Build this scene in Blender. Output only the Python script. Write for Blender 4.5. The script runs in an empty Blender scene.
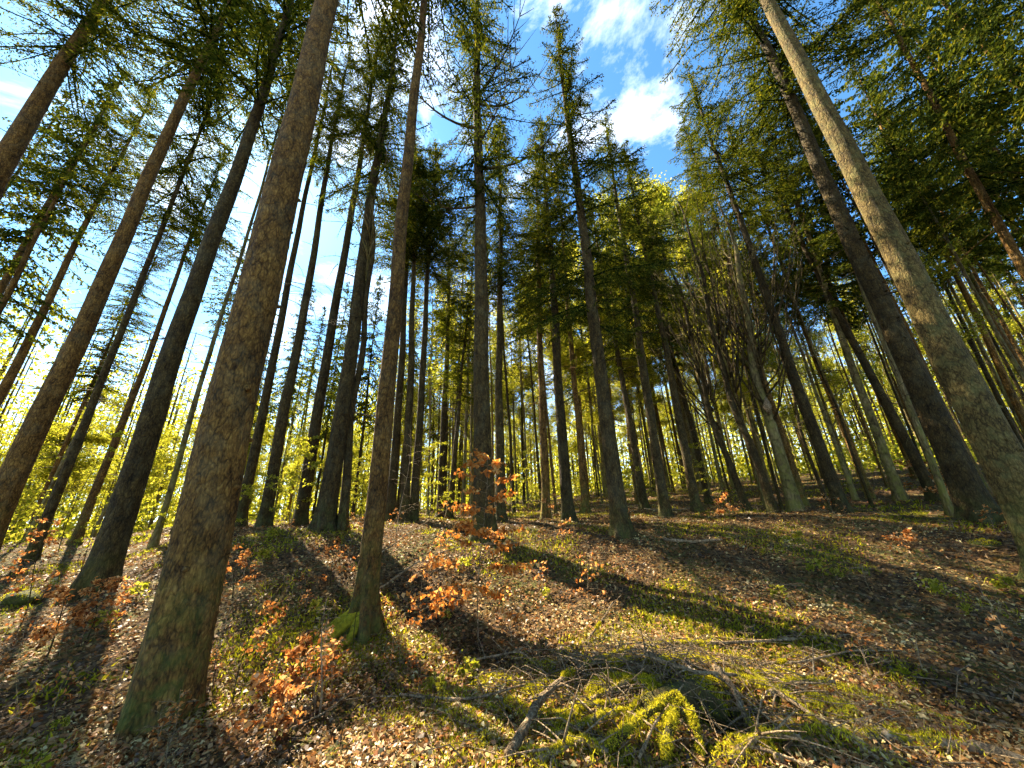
import bpy, math, random
import numpy as np
from mathutils import Matrix, Vector

SEED = 11
random.seed(SEED); RNG = np.random.default_rng(SEED)
COL = bpy.context.scene.collection
R_ = math.radians

# ------------------------------------------------------------------ camera
FPX = 345.0; PITCH = R_(19.5); ROLL = math.atan2(32, 974)
CF = np.array([0, math.cos(PITCH), math.sin(PITCH)])
_U = np.array([0, -math.sin(PITCH), math.cos(PITCH)]); _R = np.array([1.0, 0, 0])
CR = _R*math.cos(ROLL) - _U*math.sin(ROLL); CU = _U*math.cos(ROLL) + _R*math.sin(ROLL)
CP = np.array([0, 0, 1.6])
def ray(x, y): return CF + CR*(x-512)/FPX + CU*(384-y)/FPX
def proj(P):
    d = np.asarray(P, float) - CP; z = d @ CF
    return np.array([512+FPX*(d @ CR)/z, 384-FPX*(d @ CU)/z])

# ------------------------------------------------------------------ terrain
def sstep(a, b, t):
    t = np.clip((t-a)/(b-a), 0, 1); return t*t*(3-2*t)
def base_z(x, y):
    x = np.asarray(x, float); y = np.asarray(y, float)
    d = np.hypot(x, y) + 1e-6
    e = y + 0.25*np.abs(x)
    az = np.degrees(np.arctan2(x, y))
    az = np.where(y < 0, np.sign(x)*90, az)
    z = 1.2*sstep(4.5, 10.8, e)*(0.45+0.55*sstep(-50, -36, az))
    k = np.interp(az, [-90, -50, -20, 0, 25, 50, 90], [-0.01, -0.03, 0.0, 0.045, 0.10, 0.12, 0.10])
    far = np.maximum(d-16, 0); far = 60*(1-np.exp(-far/60.0))
    front = sstep(-10, 6, y)
    z = z + k*far*front
    z = z + 0.05*np.sin(x*0.9+1.3)*np.sin(y*0.8+0.4) + 0.03*np.sin(x*2.1+y*1.3) + 0.02*np.sin(x*3.7-y*2.9+2)
    return z
ANCH = []      # (x, y, dz)
def terr(x, y):
    x = np.asarray(x, float); y = np.asarray(y, float)
    z = base_z(x, y)
    if ANCH:
        n = np.zeros_like(z); w = np.full_like(z, 0.35)
        for ax, ay, dz, s in ANCH:
            g = np.exp(-((x-ax)**2+(y-ay)**2)/(2*s*s)); n = n+g*dz; w = w+g
        z = z + n/w
    # low mound of the brush heap and the hollow under it
    z = z + 0.16*np.exp(-((x-1.35)**2/0.9+(y-3.75)**2/0.35)) - 0.30*np.exp(-((x-1.62)**2/0.10+(y-3.35)**2/0.035))
    return z
def T1(x, y): return float(terr(np.array([x]), np.array([y]))[0])
def gp(px, py, h=0.0):
    r = ray(px, py); t0 = 0.5; prev = None
    ts = np.linspace(0.8, 60, 3000)
    P = CP[None]+ts[:, None]*r[None]
    dz = P[:, 2]-terr(P[:, 0], P[:, 1])-h
    i = np.argmax(dz < 0) if (dz < 0).any() else len(ts)-1
    if i > 0 and dz[i] < 0:
        a = dz[i-1]/(dz[i-1]-dz[i]); t = ts[i-1]+a*(ts[i]-ts[i-1])
    else: t = ts[i]
    p = CP+t*r
    return np.array([p[0], p[1], T1(p[0], p[1])+h])

# ------------------------------------------------------------------ mesh tools
class MB:
    def __init__(s): s.V = []; s.F = []; s.A = []; s.n = 0
    def add(s, V, F, A=None):
        V = np.asarray(V, float); F = np.asarray(F, int)
        s.V.append(V); s.F.append(F+s.n); s.n += len(V)
        s.A.append(np.full(len(F), random.random()) if A is None else np.asarray(A, float))
    def tube(s, P, r, sides=8, rfun=None, cap=True, a=None):
        P = np.asarray(P, float); r = np.broadcast_to(np.asarray(r, float), (len(P),))
        tg = np.gradient(P, axis=0); tg /= np.linalg.norm(tg, axis=1)[:, None]+1e-9
        ref = np.array([1.0, 0, 0]) if abs(tg[0][0]) < 0.8 else np.array([0, 1.0, 0])
        U = np.zeros_like(P); u = ref - tg[0]*(ref @ tg[0]); u /= np.linalg.norm(u)
        for i in range(len(P)):
            u = u - tg[i]*(u @ tg[i]); u /= np.linalg.norm(u)+1e-9; U[i] = u
        W = np.cross(tg, U)
        th = np.linspace(0, 2*np.pi, sides, endpoint=False)
        rr = r[:, None]*np.ones(sides)[None]
        if rfun is not None: rr = rr*rfun(P, th)
        V = P[:, None]+rr[..., None]*(np.cos(th)[None, :, None]*U[:, None]+np.sin(th)[None, :, None]*W[:, None])
        n = len(P); i = np.arange(n-1)[:, None]*sides; j = np.arange(sides)[None]; k = (j+1) % sides
        F = np.stack([i+j, i+k, i+sides+k, i+sides+j], -1).reshape(-1, 4)
        V = V.reshape(-1, 3)
        if cap:
            m = len(V); V = np.vstack([V, P[:1], P[-1:]]); jj = np.arange(sides); kk = (jj+1) % sides
            b = (n-1)*sides
            F = np.vstack([F, np.stack([kk, jj, np.full(sides, m), np.full(sides, m)], 1), np.stack([b+jj, b+kk, np.full(sides, m+1), np.full(sides, m+1)], 1)])
        s.add(V, F, None if a is None else np.full(len(F), a))
    def prisms(s, A, B, ra, rb, A_=None):
        A = np.asarray(A, float); B = np.asarray(B, float); n = len(A)
        if n == 0: return
        d = B-A; L = np.linalg.norm(d, axis=1)[:, None]+1e-9; d = d/L
        ref = np.where(np.abs(d[:, 2:3]) < 0.9, np.array([[0, 0, 1.0]]), np.array([[1.0, 0, 0]]))
        u = np.cross(d, ref); u /= np.linalg.norm(u, axis=1)[:, None]+1e-9; w = np.cross(d, u)
        ra = np.broadcast_to(ra, (n,))[:, None]; rb = np.broadcast_to(rb, (n,))[:, None]
        vs = []
        for P, rr in ((A, ra), (B, rb)):
            for k in range(3):
                a = 2*math.pi*k/3; vs.append(P+rr*(math.cos(a)*u+math.sin(a)*w))
        V = np.stack(vs, 1).reshape(-1, 3); o = np.arange(n)[:, None]*6
        F = np.concatenate([o+np.array([[k, (k+1) % 3, 3+(k+1) % 3, 3+k]]) for k in range(3)], 0)
        s.add(V, F, np.tile(RNG.random(n) if A_ is None else A_, 3))
    def leaves(s, C, D, N, L, W, A_=None, fold=0.0, back=0.5):
        """leaf quads: centre C, long direction D, normal N"""
        n = len(C)
        if n == 0: return
        D = D/(np.linalg.norm(D, axis=1)[:, None]+1e-9)
        S = np.cross(D, N); S /= np.linalg.norm(S, axis=1)[:, None]+1e-9
        NN = np.cross(S, D)
        L = np.broadcast_to(L, (n,))[:, None]; W = np.broadcast_to(W, (n,))[:, None]
        up = NN*W*fold
        V = np.stack([C-D*L*back, C+S*W*0.5+up, C+D*L*(1-back), C-S*W*0.5+up], 1).reshape(-1, 3)
        F = np.arange(4*n).reshape(-1, 4)
        s.add(V, F, RNG.random(n) if A_ is None else A_)
    def mesh(s, name, mat, smooth=True):
        V = np.vstack(s.V); F = np.vstack(s.F); A = np.concatenate(s.A)
        tri = F[:, 2] == F[:, 3]
        cnt = np.where(tri, 3, 4); start = np.concatenate([[0], np.cumsum(cnt)[:-1]])
        flat = F.reshape(-1); keep = np.ones((len(F), 4), bool); keep[tri, 3] = False
        flat = flat[keep.reshape(-1)]
        me = bpy.data.meshes.new(name)
        me.vertices.add(len(V)); me.vertices.foreach_set('co', V.astype(np.float32).ravel())
        me.loops.add(len(flat)); me.loops.foreach_set('vertex_index', flat.astype(np.int32))
        me.polygons.add(len(F)); me.polygons.foreach_set('loop_start', start.astype(np.int32))
        try: me.polygons.foreach_set('loop_total', cnt.astype(np.int32))
        except Exception: pass
        if smooth: me.polygons.foreach_set('use_smooth', np.ones(len(F), bool))
        at = me.attributes.new('rnd', 'FLOAT', 'FACE'); at.data.foreach_set('value', A.astype(np.float32))
        me.update(calc_edges=True); me.validate()
        me.materials.append(mat)
        return me
def obj(name, data, parent=None):
    o = bpy.data.objects.new(name, data); COL.objects.link(o)
    if parent is not None: o.parent = parent
    return o
def tag(o, label=None, cat=None, group=None, kind=None):
    if label: o['label'] = label
    if cat: o['category'] = cat
    if group: o['group'] = group
    if kind: o['kind'] = kind
    return o
def rnd_dirs(n):
    v = RNG.normal(size=(n, 3)); return v/np.linalg.norm(v, axis=1)[:, None]

# ------------------------------------------------------------------ materials
def newmat(name):
    m = bpy.data.materials.new(name); m.use_nodes = True; nt = m.node_tree
    for n in list(nt.nodes): nt.nodes.remove(n)
    out = nt.nodes.new('ShaderNodeOutputMaterial'); return m, nt, out
def ramp(nt, fac, stops, interp='LINEAR'):
    r = nt.nodes.new('ShaderNodeValToRGB'); r.color_ramp.interpolation = interp
    el = r.color_ramp.elements
    while len(el) > 1: el.remove(el[-1])
    el[0].position = stops[0][0]; el[0].color = (*stops[0][1], 1)
    for p, c in stops[1:]:
        e = el.new(p); e.color = (*c, 1)
    nt.links.new(fac, r.inputs['Fac']); return r.outputs['Color']
def noise(nt, vec, scale, detail=4, rough=0.6, dist=0.0):
    n = nt.nodes.new('ShaderNodeTexNoise'); n.inputs['Scale'].default_value = scale
    n.inputs['Detail'].default_value = detail; n.inputs['Roughness'].default_value = rough
    n.inputs['Distortion'].default_value = dist
    nt.links.new(vec, n.inputs['Vector']); return n.outputs['Fac']
def math_(nt, op, a, b=None, clamp=False):
    n = nt.nodes.new('ShaderNodeMath'); n.operation = op; n.use_clamp = clamp
    for i, v in enumerate((a, b)):
        if v is None: continue
        if isinstance(v, (int, float)): n.inputs[i].default_value = v
        else: nt.links.new(v, n.inputs[i])
    return n.outputs[0]
def mixc(nt, fac, a, b, mode='MIX'):
    n = nt.nodes.new('ShaderNodeMix'); n.data_type = 'RGBA'; n.blend_type = mode
    for sock, v in ((n.inputs[0], fac), (n.inputs[6], a), (n.inputs[7], b)):
        if isinstance(v, (int, float)): sock.default_value = v
        elif isinstance(v, tuple): sock.default_value = (*v, 1)
        else: nt.links.new(v, sock)
    return n.outputs[2]
def mapping(nt, vec, sc):
    m = nt.nodes.new('ShaderNodeMapping'); m.inputs['Scale'].default_value = sc; nt.links.new(vec, m.inputs['Vector']); return m.outputs[0]

def bark_mat(name, dark, mid, light, moss=(0.10, 0.13, 0.02), moss_h=1.6, moss_amt=0.6, scale=26, lich=0.25, lichc=(0.16, 0.16, 0.09)):
    m, nt, out = newmat(name); L = nt.links
    tc = nt.nodes.new('ShaderNodeTexCoord'); oi = nt.nodes.new('ShaderNodeObjectInfo')
    add = nt.nodes.new('ShaderNodeVectorMath'); add.operation = 'ADD'
    sc = nt.nodes.new('ShaderNodeVectorMath'); sc.operation = 'SCALE'; sc.inputs[0].default_value = (17, 9, 5)
    L.new(oi.outputs['Random'], sc.inputs['Scale'])
    L.new(tc.outputs['Object'], add.inputs[0]); L.new(sc.outputs[0], add.inputs[1])
    vec = mapping(nt, add.outputs[0], (1, 1, 0.42))
    n1 = noise(nt, vec, scale*0.35, 6, 0.65, 0.4)
    n2 = noise(nt, vec, scale*2.2, 5, 0.7)
    big = noise(nt, add.outputs[0], 0.9, 4, 0.6)
    vo = nt.nodes.new('ShaderNodeTexVoronoi'); vo.feature = 'DISTANCE_TO_EDGE'; vo.inputs['Scale'].default_value = scale
    wv = nt.nodes.new('ShaderNodeVectorMath'); wv.operation = 'ADD'
    nc = nt.nodes.new('ShaderNodeTexNoise'); nc.inputs['Scale'].default_value = scale*0.8; nc.inputs['Detail'].default_value = 3; L.new(vec, nc.inputs['Vector'])
    s2 = nt.nodes.new('ShaderNodeVectorMath'); s2.operation = 'SCALE'; s2.inputs['Scale'].default_value = 0.06; L.new(nc.outputs['Color'], s2.inputs[0])
    L.new(vec, wv.inputs[0]); L.new(s2.outputs[0], wv.inputs[1]); L.new(wv.outputs[0], vo.inputs['Vector'])
    crack = math_(nt, 'MULTIPLY', vo.outputs['Distance'], 3.2, True)
    h = math_(nt, 'ADD', math_(nt, 'MULTIPLY', crack, 0.16), math_(nt, 'ADD', math_(nt, 'MULTIPLY', n1, 0.75), math_(nt, 'MULTIPLY', n2, 0.5)))
    base = ramp(nt, h, [(0.50, dark), (0.72, mid), (0.98, light)])
    vb = nt.nodes.new('ShaderNodeTexVoronoi'); vb.feature = 'DISTANCE_TO_EDGE'; vb.inputs['Scale'].default_value = scale*0.42; L.new(wv.outputs[0], vb.inputs['Vector'])
    gapc = ramp(nt, math_(nt, 'ADD', vb.outputs['Distance'], math_(nt, 'MULTIPLY', n2, 0.10)), [(0.06, (0.35, 0.33, 0.32)), (0.14, (1, 1, 1))])
    base = mixc(nt, 0.75, base, mixc(nt, 1.0, base, gapc, 'MULTIPLY'))
    h = math_(nt, 'ADD', h, math_(nt, 'MULTIPLY', math_(nt, 'MULTIPLY', vb.outputs['Distance'], 5.0, True), 0.35))
    # grey-green lichen blotches
    lf = math_(nt, 'MULTIPLY', ramp(nt, noise(nt, add.outputs[0], 3.0, 6, 0.7), [(0.48, (0, 0, 0)), (0.62, (1, 1, 1))]), lich)
    base = mixc(nt, lf, base, lichc)
    sep = nt.nodes.new('ShaderNodeSeparateXYZ'); L.new(tc.outputs['Object'], sep.inputs[0])
    low = math_(nt, 'SUBTRACT', 1.0, math_(nt, 'DIVIDE', sep.outputs['Z'], moss_h), True)
    mf = math_(nt, 'MULTIPLY', math_(nt, 'MULTIPLY', low, ramp(nt, noise(nt, add.outputs[0], 4.5, 6, 0.7), [(0.42, (0, 0, 0)), (0.58, (1, 1, 1))])), moss_amt, True)
    base = mixc(nt, mf, base, moss)
    v = math_(nt, 'ADD', math_(nt, 'MULTIPLY', oi.outputs['Random'], 0.4), math_(nt, 'ADD', math_(nt, 'MULTIPLY', big, 0.8), 0.42))
    vv = nt.nodes.new('ShaderNodeCombineColor'); [L.new(v, vv.inputs[i]) for i in range(3)]
    base = mixc(nt, 1.0, base, vv.outputs[0], 'MULTIPLY')
    b = nt.nodes.new('ShaderNodeBump'); b.inputs['Strength'].default_value = 0.9; b.inputs['Distance'].default_value = 0.045; L.new(h, b.inputs['Height'])
    p = nt.nodes.new('ShaderNodeBsdfPrincipled'); p.inputs['Roughness'].default_value = 0.9; p.inputs['Specular IOR Level'].default_value = 0.2
    L.new(base, p.inputs['Base Color']); L.new(b.outputs[0], p.inputs['Normal']); L.new(p.outputs[0], out.inputs[0]); return m

def leaf_mat(name, stops, trans=0.5, tint=(1, 1, 1), objvar=0.3, gloss=0.0):
    m, nt, out = newmat(name); L = nt.links
    at = nt.nodes.new('ShaderNodeAttribute'); at.attribute_name = 'rnd'
    c = ramp(nt, at.outputs['Fac'], stops)
    oi = nt.nodes.new('ShaderNodeObjectInfo')
    v = math_(nt, 'ADD', math_(nt, 'MULTIPLY', oi.outputs['Random'], objvar), 1-objvar/2)
    vv = nt.nodes.new('ShaderNodeCombineColor'); [L.new(v, vv.inputs[i]) for i in range(3)]
    c = mixc(nt, 1.0, c, vv.outputs[0], 'MULTIPLY')
    d = nt.nodes.new('ShaderNodeBsdfDiffuse'); t = nt.nodes.new('ShaderNodeBsdfTranslucent'); mx = nt.nodes.new('ShaderNodeMixShader')
    L.new(c, d.inputs[0]); L.new(mixc(nt, 1.0, c, tint, 'MULTIPLY'), t.inputs[0])
    mx.inputs[0].default_value = trans; L.new(d.outputs[0], mx.inputs[1]); L.new(t.outputs[0], mx.inputs[2])
    o = mx.outputs[0]
    if gloss:
        g = nt.nodes.new('ShaderNodeBsdfGlossy'); g.inputs['Roughness'].default_value = 0.45; g.inputs[0].default_value = (0.9, 0.9, 0.9, 1)
        m2 = nt.nodes.new('ShaderNodeMixShader'); m2.inputs[0].default_value = gloss; L.new(o, m2.inputs[1]); L.new(g.outputs[0], m2.inputs[2]); o = m2.outputs[0]
    L.new(o, out.inputs[0]); return m

def ground_mat():
    m, nt, out = newmat('forest_floor'); L = nt.links
    tc = nt.nodes.new('ShaderNodeTexCoord'); P = tc.outputs['Object']
    vo = nt.nodes.new('ShaderNodeTexVoronoi'); vo.inputs['Scale'].default_value = 17; vo.inputs['Randomness'].default_value = 1
    L.new(P, vo.inputs['Vector'])
    sep = nt.nodes.new('ShaderNodeSeparateColor'); L.new(vo.outputs['Color'], sep.inputs[0])
    leafc = ramp(nt, sep.outputs[0], [(0.0, (0.035, 0.02, 0.01)), (0.35, (0.10, 0.058, 0.022)), (0.6, (0.20, 0.12, 0.045)), (0.8, (0.16, 0.07, 0.022)), (1.0, (0.36, 0.26, 0.12))])
    n1 = noise(nt, P, 40, 6, 0.7)
    leafc = mixc(nt, math_(nt, 'MULTIPLY', n1, 0.8), leafc, (0.03, 0.018, 0.01))
    patch = ramp(nt, noise(nt, P, 0.75, 6, 0.65), [(0.47, (0, 0, 0)), (0.60, (1, 1, 1))])
    fine = ramp(nt, noise(nt, P, 14, 5, 0.7), [(0.42, (0, 0, 0)), (0.6, (1, 1, 1))])
    mf = math_(nt, 'MULTIPLY', math_(nt, 'MULTIPLY', patch, fine), 0.85)
    mossc = ramp(nt, noise(nt, P, 30, 4, 0.7), [(0.3, (0.04, 0.055, 0.01)), (0.7, (0.17, 0.19, 0.03))])
    c = mixc(nt, mf, leafc, mossc)
    b = nt.nodes.new('ShaderNodeBump'); b.inputs['Strength'].default_value = 1.0; b.inputs['Distance'].default_value = 0.06
    hh = math_(nt, 'ADD', math_(nt, 'MULTIPLY', vo.outputs['Distance'], 0.8), n1); L.new(hh, b.inputs['Height'])
    p = nt.nodes.new('ShaderNodeBsdfPrincipled'); p.inputs['Roughness'].default_value = 0.95; p.inputs['Specular IOR Level'].default_value = 0.15
    L.new(c, p.inputs['Base Color']); L.new(b.outputs[0], p.inputs['Normal']); L.new(p.outputs[0], out.inputs[0]); return m

def moss_mat(name='moss', a=(0.10, 0.10, 0.012), b_=(0.46, 0.38, 0.025)):
    m, nt, out = newmat(name); L = nt.links
    tc = nt.nodes.new('ShaderNodeTexCoord'); P = tc.outputs['Object']
    n = noise(nt, P, 22, 6, 0.75); n2 = noise(nt, P, 160, 3, 0.7)
    c = ramp(nt, math_(nt, 'ADD', math_(nt, 'MULTIPLY', n, 0.7), math_(nt, 'MULTIPLY', n2, 0.3)), [(0.33, a), (0.62, b_)])
    b = nt.nodes.new('ShaderNodeBump'); b.inputs['Strength'].default_value = 1.0; b.inputs['Distance'].default_value = 0.02
    L.new(math_(nt, 'ADD', n, n2), b.inputs['Height'])
    p = nt.nodes.new('ShaderNodeBsdfPrincipled'); p.inputs['Roughness'].default_value = 1; p.inputs['Specular IOR Level'].default_value = 0.05
    L.new(c, p.inputs['Base Color']); L.new(b.outputs[0], p.inputs['Normal']); L.new(p.outputs[0], out.inputs[0]); return m

M = {}
M['brown'] = bark_mat('bark_brown', (0.022, 0.011, 0.003), (0.155, 0.078, 0.016), (0.35, 0.20, 0.045), moss_amt=0.6, lich=0.15)
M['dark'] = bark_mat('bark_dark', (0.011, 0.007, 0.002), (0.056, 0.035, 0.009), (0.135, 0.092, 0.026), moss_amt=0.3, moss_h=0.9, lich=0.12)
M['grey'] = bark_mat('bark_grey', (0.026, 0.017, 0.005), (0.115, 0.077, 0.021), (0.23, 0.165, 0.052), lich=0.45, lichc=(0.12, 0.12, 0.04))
M['beech'] = bark_mat('bark_beech_yellow_lit', (0.05, 0.035, 0.015), (0.15, 0.11, 0.045), (0.30, 0.23, 0.11), lich=0.5, lichc=(0.20, 0.19, 0.04), moss=(0.16, 0.15, 0.02), moss_h=3.5, moss_amt=0.6, scale=10)  # beech bark with yellow moss; its yellow cast also imitates sunlight on trunks
M['stick'] = bark_mat('dead_wood', (0.09, 0.055, 0.028), (0.28, 0.19, 0.10), (0.52, 0.41, 0.26), moss_amt=0.0, scale=30)
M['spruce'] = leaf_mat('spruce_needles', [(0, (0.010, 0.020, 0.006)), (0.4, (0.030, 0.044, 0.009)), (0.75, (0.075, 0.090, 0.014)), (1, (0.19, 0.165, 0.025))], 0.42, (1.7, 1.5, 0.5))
M['spring'] = leaf_mat('spring_leaves', [(0, (0.13, 0.15, 0.015)), (0.5, (0.25, 0.26, 0.03)), (1, (0.44, 0.40, 0.09))], 0.6, (1.45, 1.35, 0.6))
M['orange'] = leaf_mat('withered_leaves', [(0, (0.10, 0.035, 0.015)), (0.25, (0.30, 0.12, 0.035)), (0.55, (0.52, 0.24, 0.07)), (0.85, (0.64, 0.38, 0.14)), (1, (0.72, 0.54, 0.30))], 0.55, (1.3, 1.0, 0.7))
M['orange_backlit'] = leaf_mat('withered_leaves_backlit', [(0, (0.30, 0.11, 0.03)), (0.35, (0.62, 0.24, 0.05)), (0.7, (0.78, 0.38, 0.09)), (1, (0.80, 0.55, 0.22))], 0.55, (1.2, 1.0, 0.7))  # brighter copy of the withered leaves, imitating backlight on the central sapling
M['litter'] = leaf_mat('litter_leaves', [(0, (0.04, 0.02, 0.008)), (0.3, (0.13, 0.065, 0.020)), (0.55, (0.28, 0.155, 0.045)), (0.68, (0.30, 0.10, 0.025)), (0.84, (0.38, 0.27, 0.09)), (1, (0.52, 0.41, 0.17))], 0.2, gloss=0.03)
M['grass'] = leaf_mat('moss_blades', [(0, (0.10, 0.12, 0.012)), (0.5, (0.28, 0.27, 0.02)), (1, (0.50, 0.41, 0.04))], 0.5, (1.4, 1.4, 0.6))
M['drygrass'] = leaf_mat('dry_grass', [(0, (0.22, 0.17, 0.07)), (1, (0.42, 0.34, 0.17))], 0.4)
M['moss'] = moss_mat()
M['ground'] = ground_mat()
M['fuzz'] = leaf_mat('moss_fuzz', [(0, (0.10, 0.10, 0.012)), (0.4, (0.32, 0.28, 0.018)), (1, (0.68, 0.56, 0.04))], 0.4, (1.3, 1.3, 0.6))

# ------------------------------------------------------------------ traced trees: (xa,ya, xb,yb, width px at b, base row, diameter)
TR = dict(
T1=(105,0,8,156,33,520,.42),T2=(156,12,0,289,11,500,.22),T3=(105,187,0,393,14,520,.26),
T4=(230,0,14,475,35,560,.40),T5=(211,105,27,569,15,585,.20),T6=(176,280,82,526,12,538,.24),
T7=(250,129,141,456,32,600,.42),T8=(98,385,31,530,6,540,.12),T9=(327,0,164,702,74,728,.47),
T10=(219,327,156,538,8,545,.15),T11=(289,280,242,514,12,525,.26),T12=(308,280,264,525,14,535,.29),
T13=(340,280,301,514,14,525,.31),T14=(375,180,325,522,20,530,.42),T15=(359,358,344,514,10,520,.22),
T16=(424,0,375,507,21,637,.29),T17=(406,280,390,522,10,530,.28),T18=(414,280,404,514,10,522,.28),T19=(428,280,414,506,9,516,.26),
T20=(447,331,441,510,8,516,.28),T22=(478,117,484,500,19.5,530,.45),T23=(500,280,500,525,10,530,.28),
T24=(539,280,546,514,9,522,.28),T25=(552,280,568,514,12,524,.34),T26=(566,280,581,456,7,515,.28),
T27=(568,117,609,436,16,532,.38),T28=(617,350,642,491,8,495,.28),T29=(615,184,667,522,11,525,.3),T30=(651,280,698,514,10,517,.28),
T33=(690,339,747,510,8,512,.22),T34=(741,409,772,506,10,510,.25),T35=(737,280,796,510,15,510,.36),T36=(706,125,845,518,16,520,.33),
T37=(811,378,854,495,6,498,.16),T38=(765,117,897,491,13,493,.30),T39=(854,339,913,452,14,480,.30),
T40=(762,39,942,436,34,495,.48),T41=(767,0,991,436,53,600,.50),T42=(921,59,1007,211,9,490,.22),T43=(925,195,1024,374,11,500,.24),
T44=(948,280,1014,409,7,500,.15),
T46=(909,211,952,300,7,490,.2),T47=(956,211,999,289,6,490,.2),T48=(792,292,878,522,4,524,.09),T49=(772,346,829,506,5,508,.12),
T50=(240,330,175,530,6,535,.14),T51=(453,470,466,331,5,515,.2),T52=(150,400,95,530,5,536,.13),
)
def solve(k):
    xa, ya, xb, yb, w, by, D = TR[k]
    r1 = ray(xa, ya); r2 = ray(xb, yb); n = np.cross(r1, r2); n /= np.linalg.norm(n)
    d = np.array([0, 0, 1.])-n*n[2]; d /= np.linalg.norm(d)
    bx = xb+(xa-xb)*(by-yb)/(ya-yb); rb = ray(bx, by)
    P = CP+rb*10
    s = np.linalg.lstsq(np.stack([d, -r2], 1), CP-P, rcond=None)[0]
    Q = P+d*s[0]; u = np.cross(d, Q-CP); u /= np.linalg.norm(u)
    sl = math.cos(math.atan2(abs(xa-xb), abs(ya-yb)))
    ww = np.linalg.norm(proj(Q+u*D/2)-proj(Q-u*D/2))/sl
    return CP+rb*10*ww/w, d
def height_at(P, d, px, py):
    s = np.linalg.lstsq(np.stack([d, -ray(px, py)], 1), CP-P, rcond=None)[0]; return s[0]
SOL = {k: solve(k) for k in TR}
for k, (P, d) in SOL.items():
    if k in ('T1', 'T2', 'T3', 'T4', 'T40', 'T42', 'T43', 'T44', 'T46', 'T47', 'T5', 'T39'): continue
    dz = P[2]-float(base_z(P[0], P[1])); dz = max(-0.7, min(0.7, dz))
    ANCH.append((P[0], P[1], dz, 1.1 if np.hypot(P[0], P[1]) < 9 else 2.2))

# ------------------------------------------------------------------ ground sheet
def grid_axis():
    a = np.concatenate([np.linspace(0, 14, 141), 14+np.cumsum(np.geomspace(0.12, 14, 75))])
    return a
def build_ground():
    a = grid_axis(); X = np.concatenate([-a[:0:-1], a])
    yb = np.concatenate([-np.cumsum(np.geomspace(0.5, 12, 18))[::-1], a])
    gx, gy = np.meshgrid(X, yb)
    gz = terr(gx, gy)
    near = np.exp(-(np.hypot(gx, gy)/14)**2)
    gz = gz + near*0.022*(np.sin(gx*9.1+gy*3.3)*np.sin(gy*8.3-gx*2.2)+np.sin(gx*17+3)*np.sin(gy*15+gx*5))
    V = np.stack([gx, gy, gz], -1).reshape(-1, 3); nx = len(X); ny = len(yb)
    i = (np.arange(ny-1)[:, None]*nx+np.arange(nx-1)[None]).reshape(-1)
    F = np.stack([i, i+1, i+nx+1, i+nx], 1)
    mb = MB(); mb.add(V, F, np.zeros(len(F)))
    return tag(obj('ground', mb.mesh('ground', M['ground'])), kind='structure')
build_ground()

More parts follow.
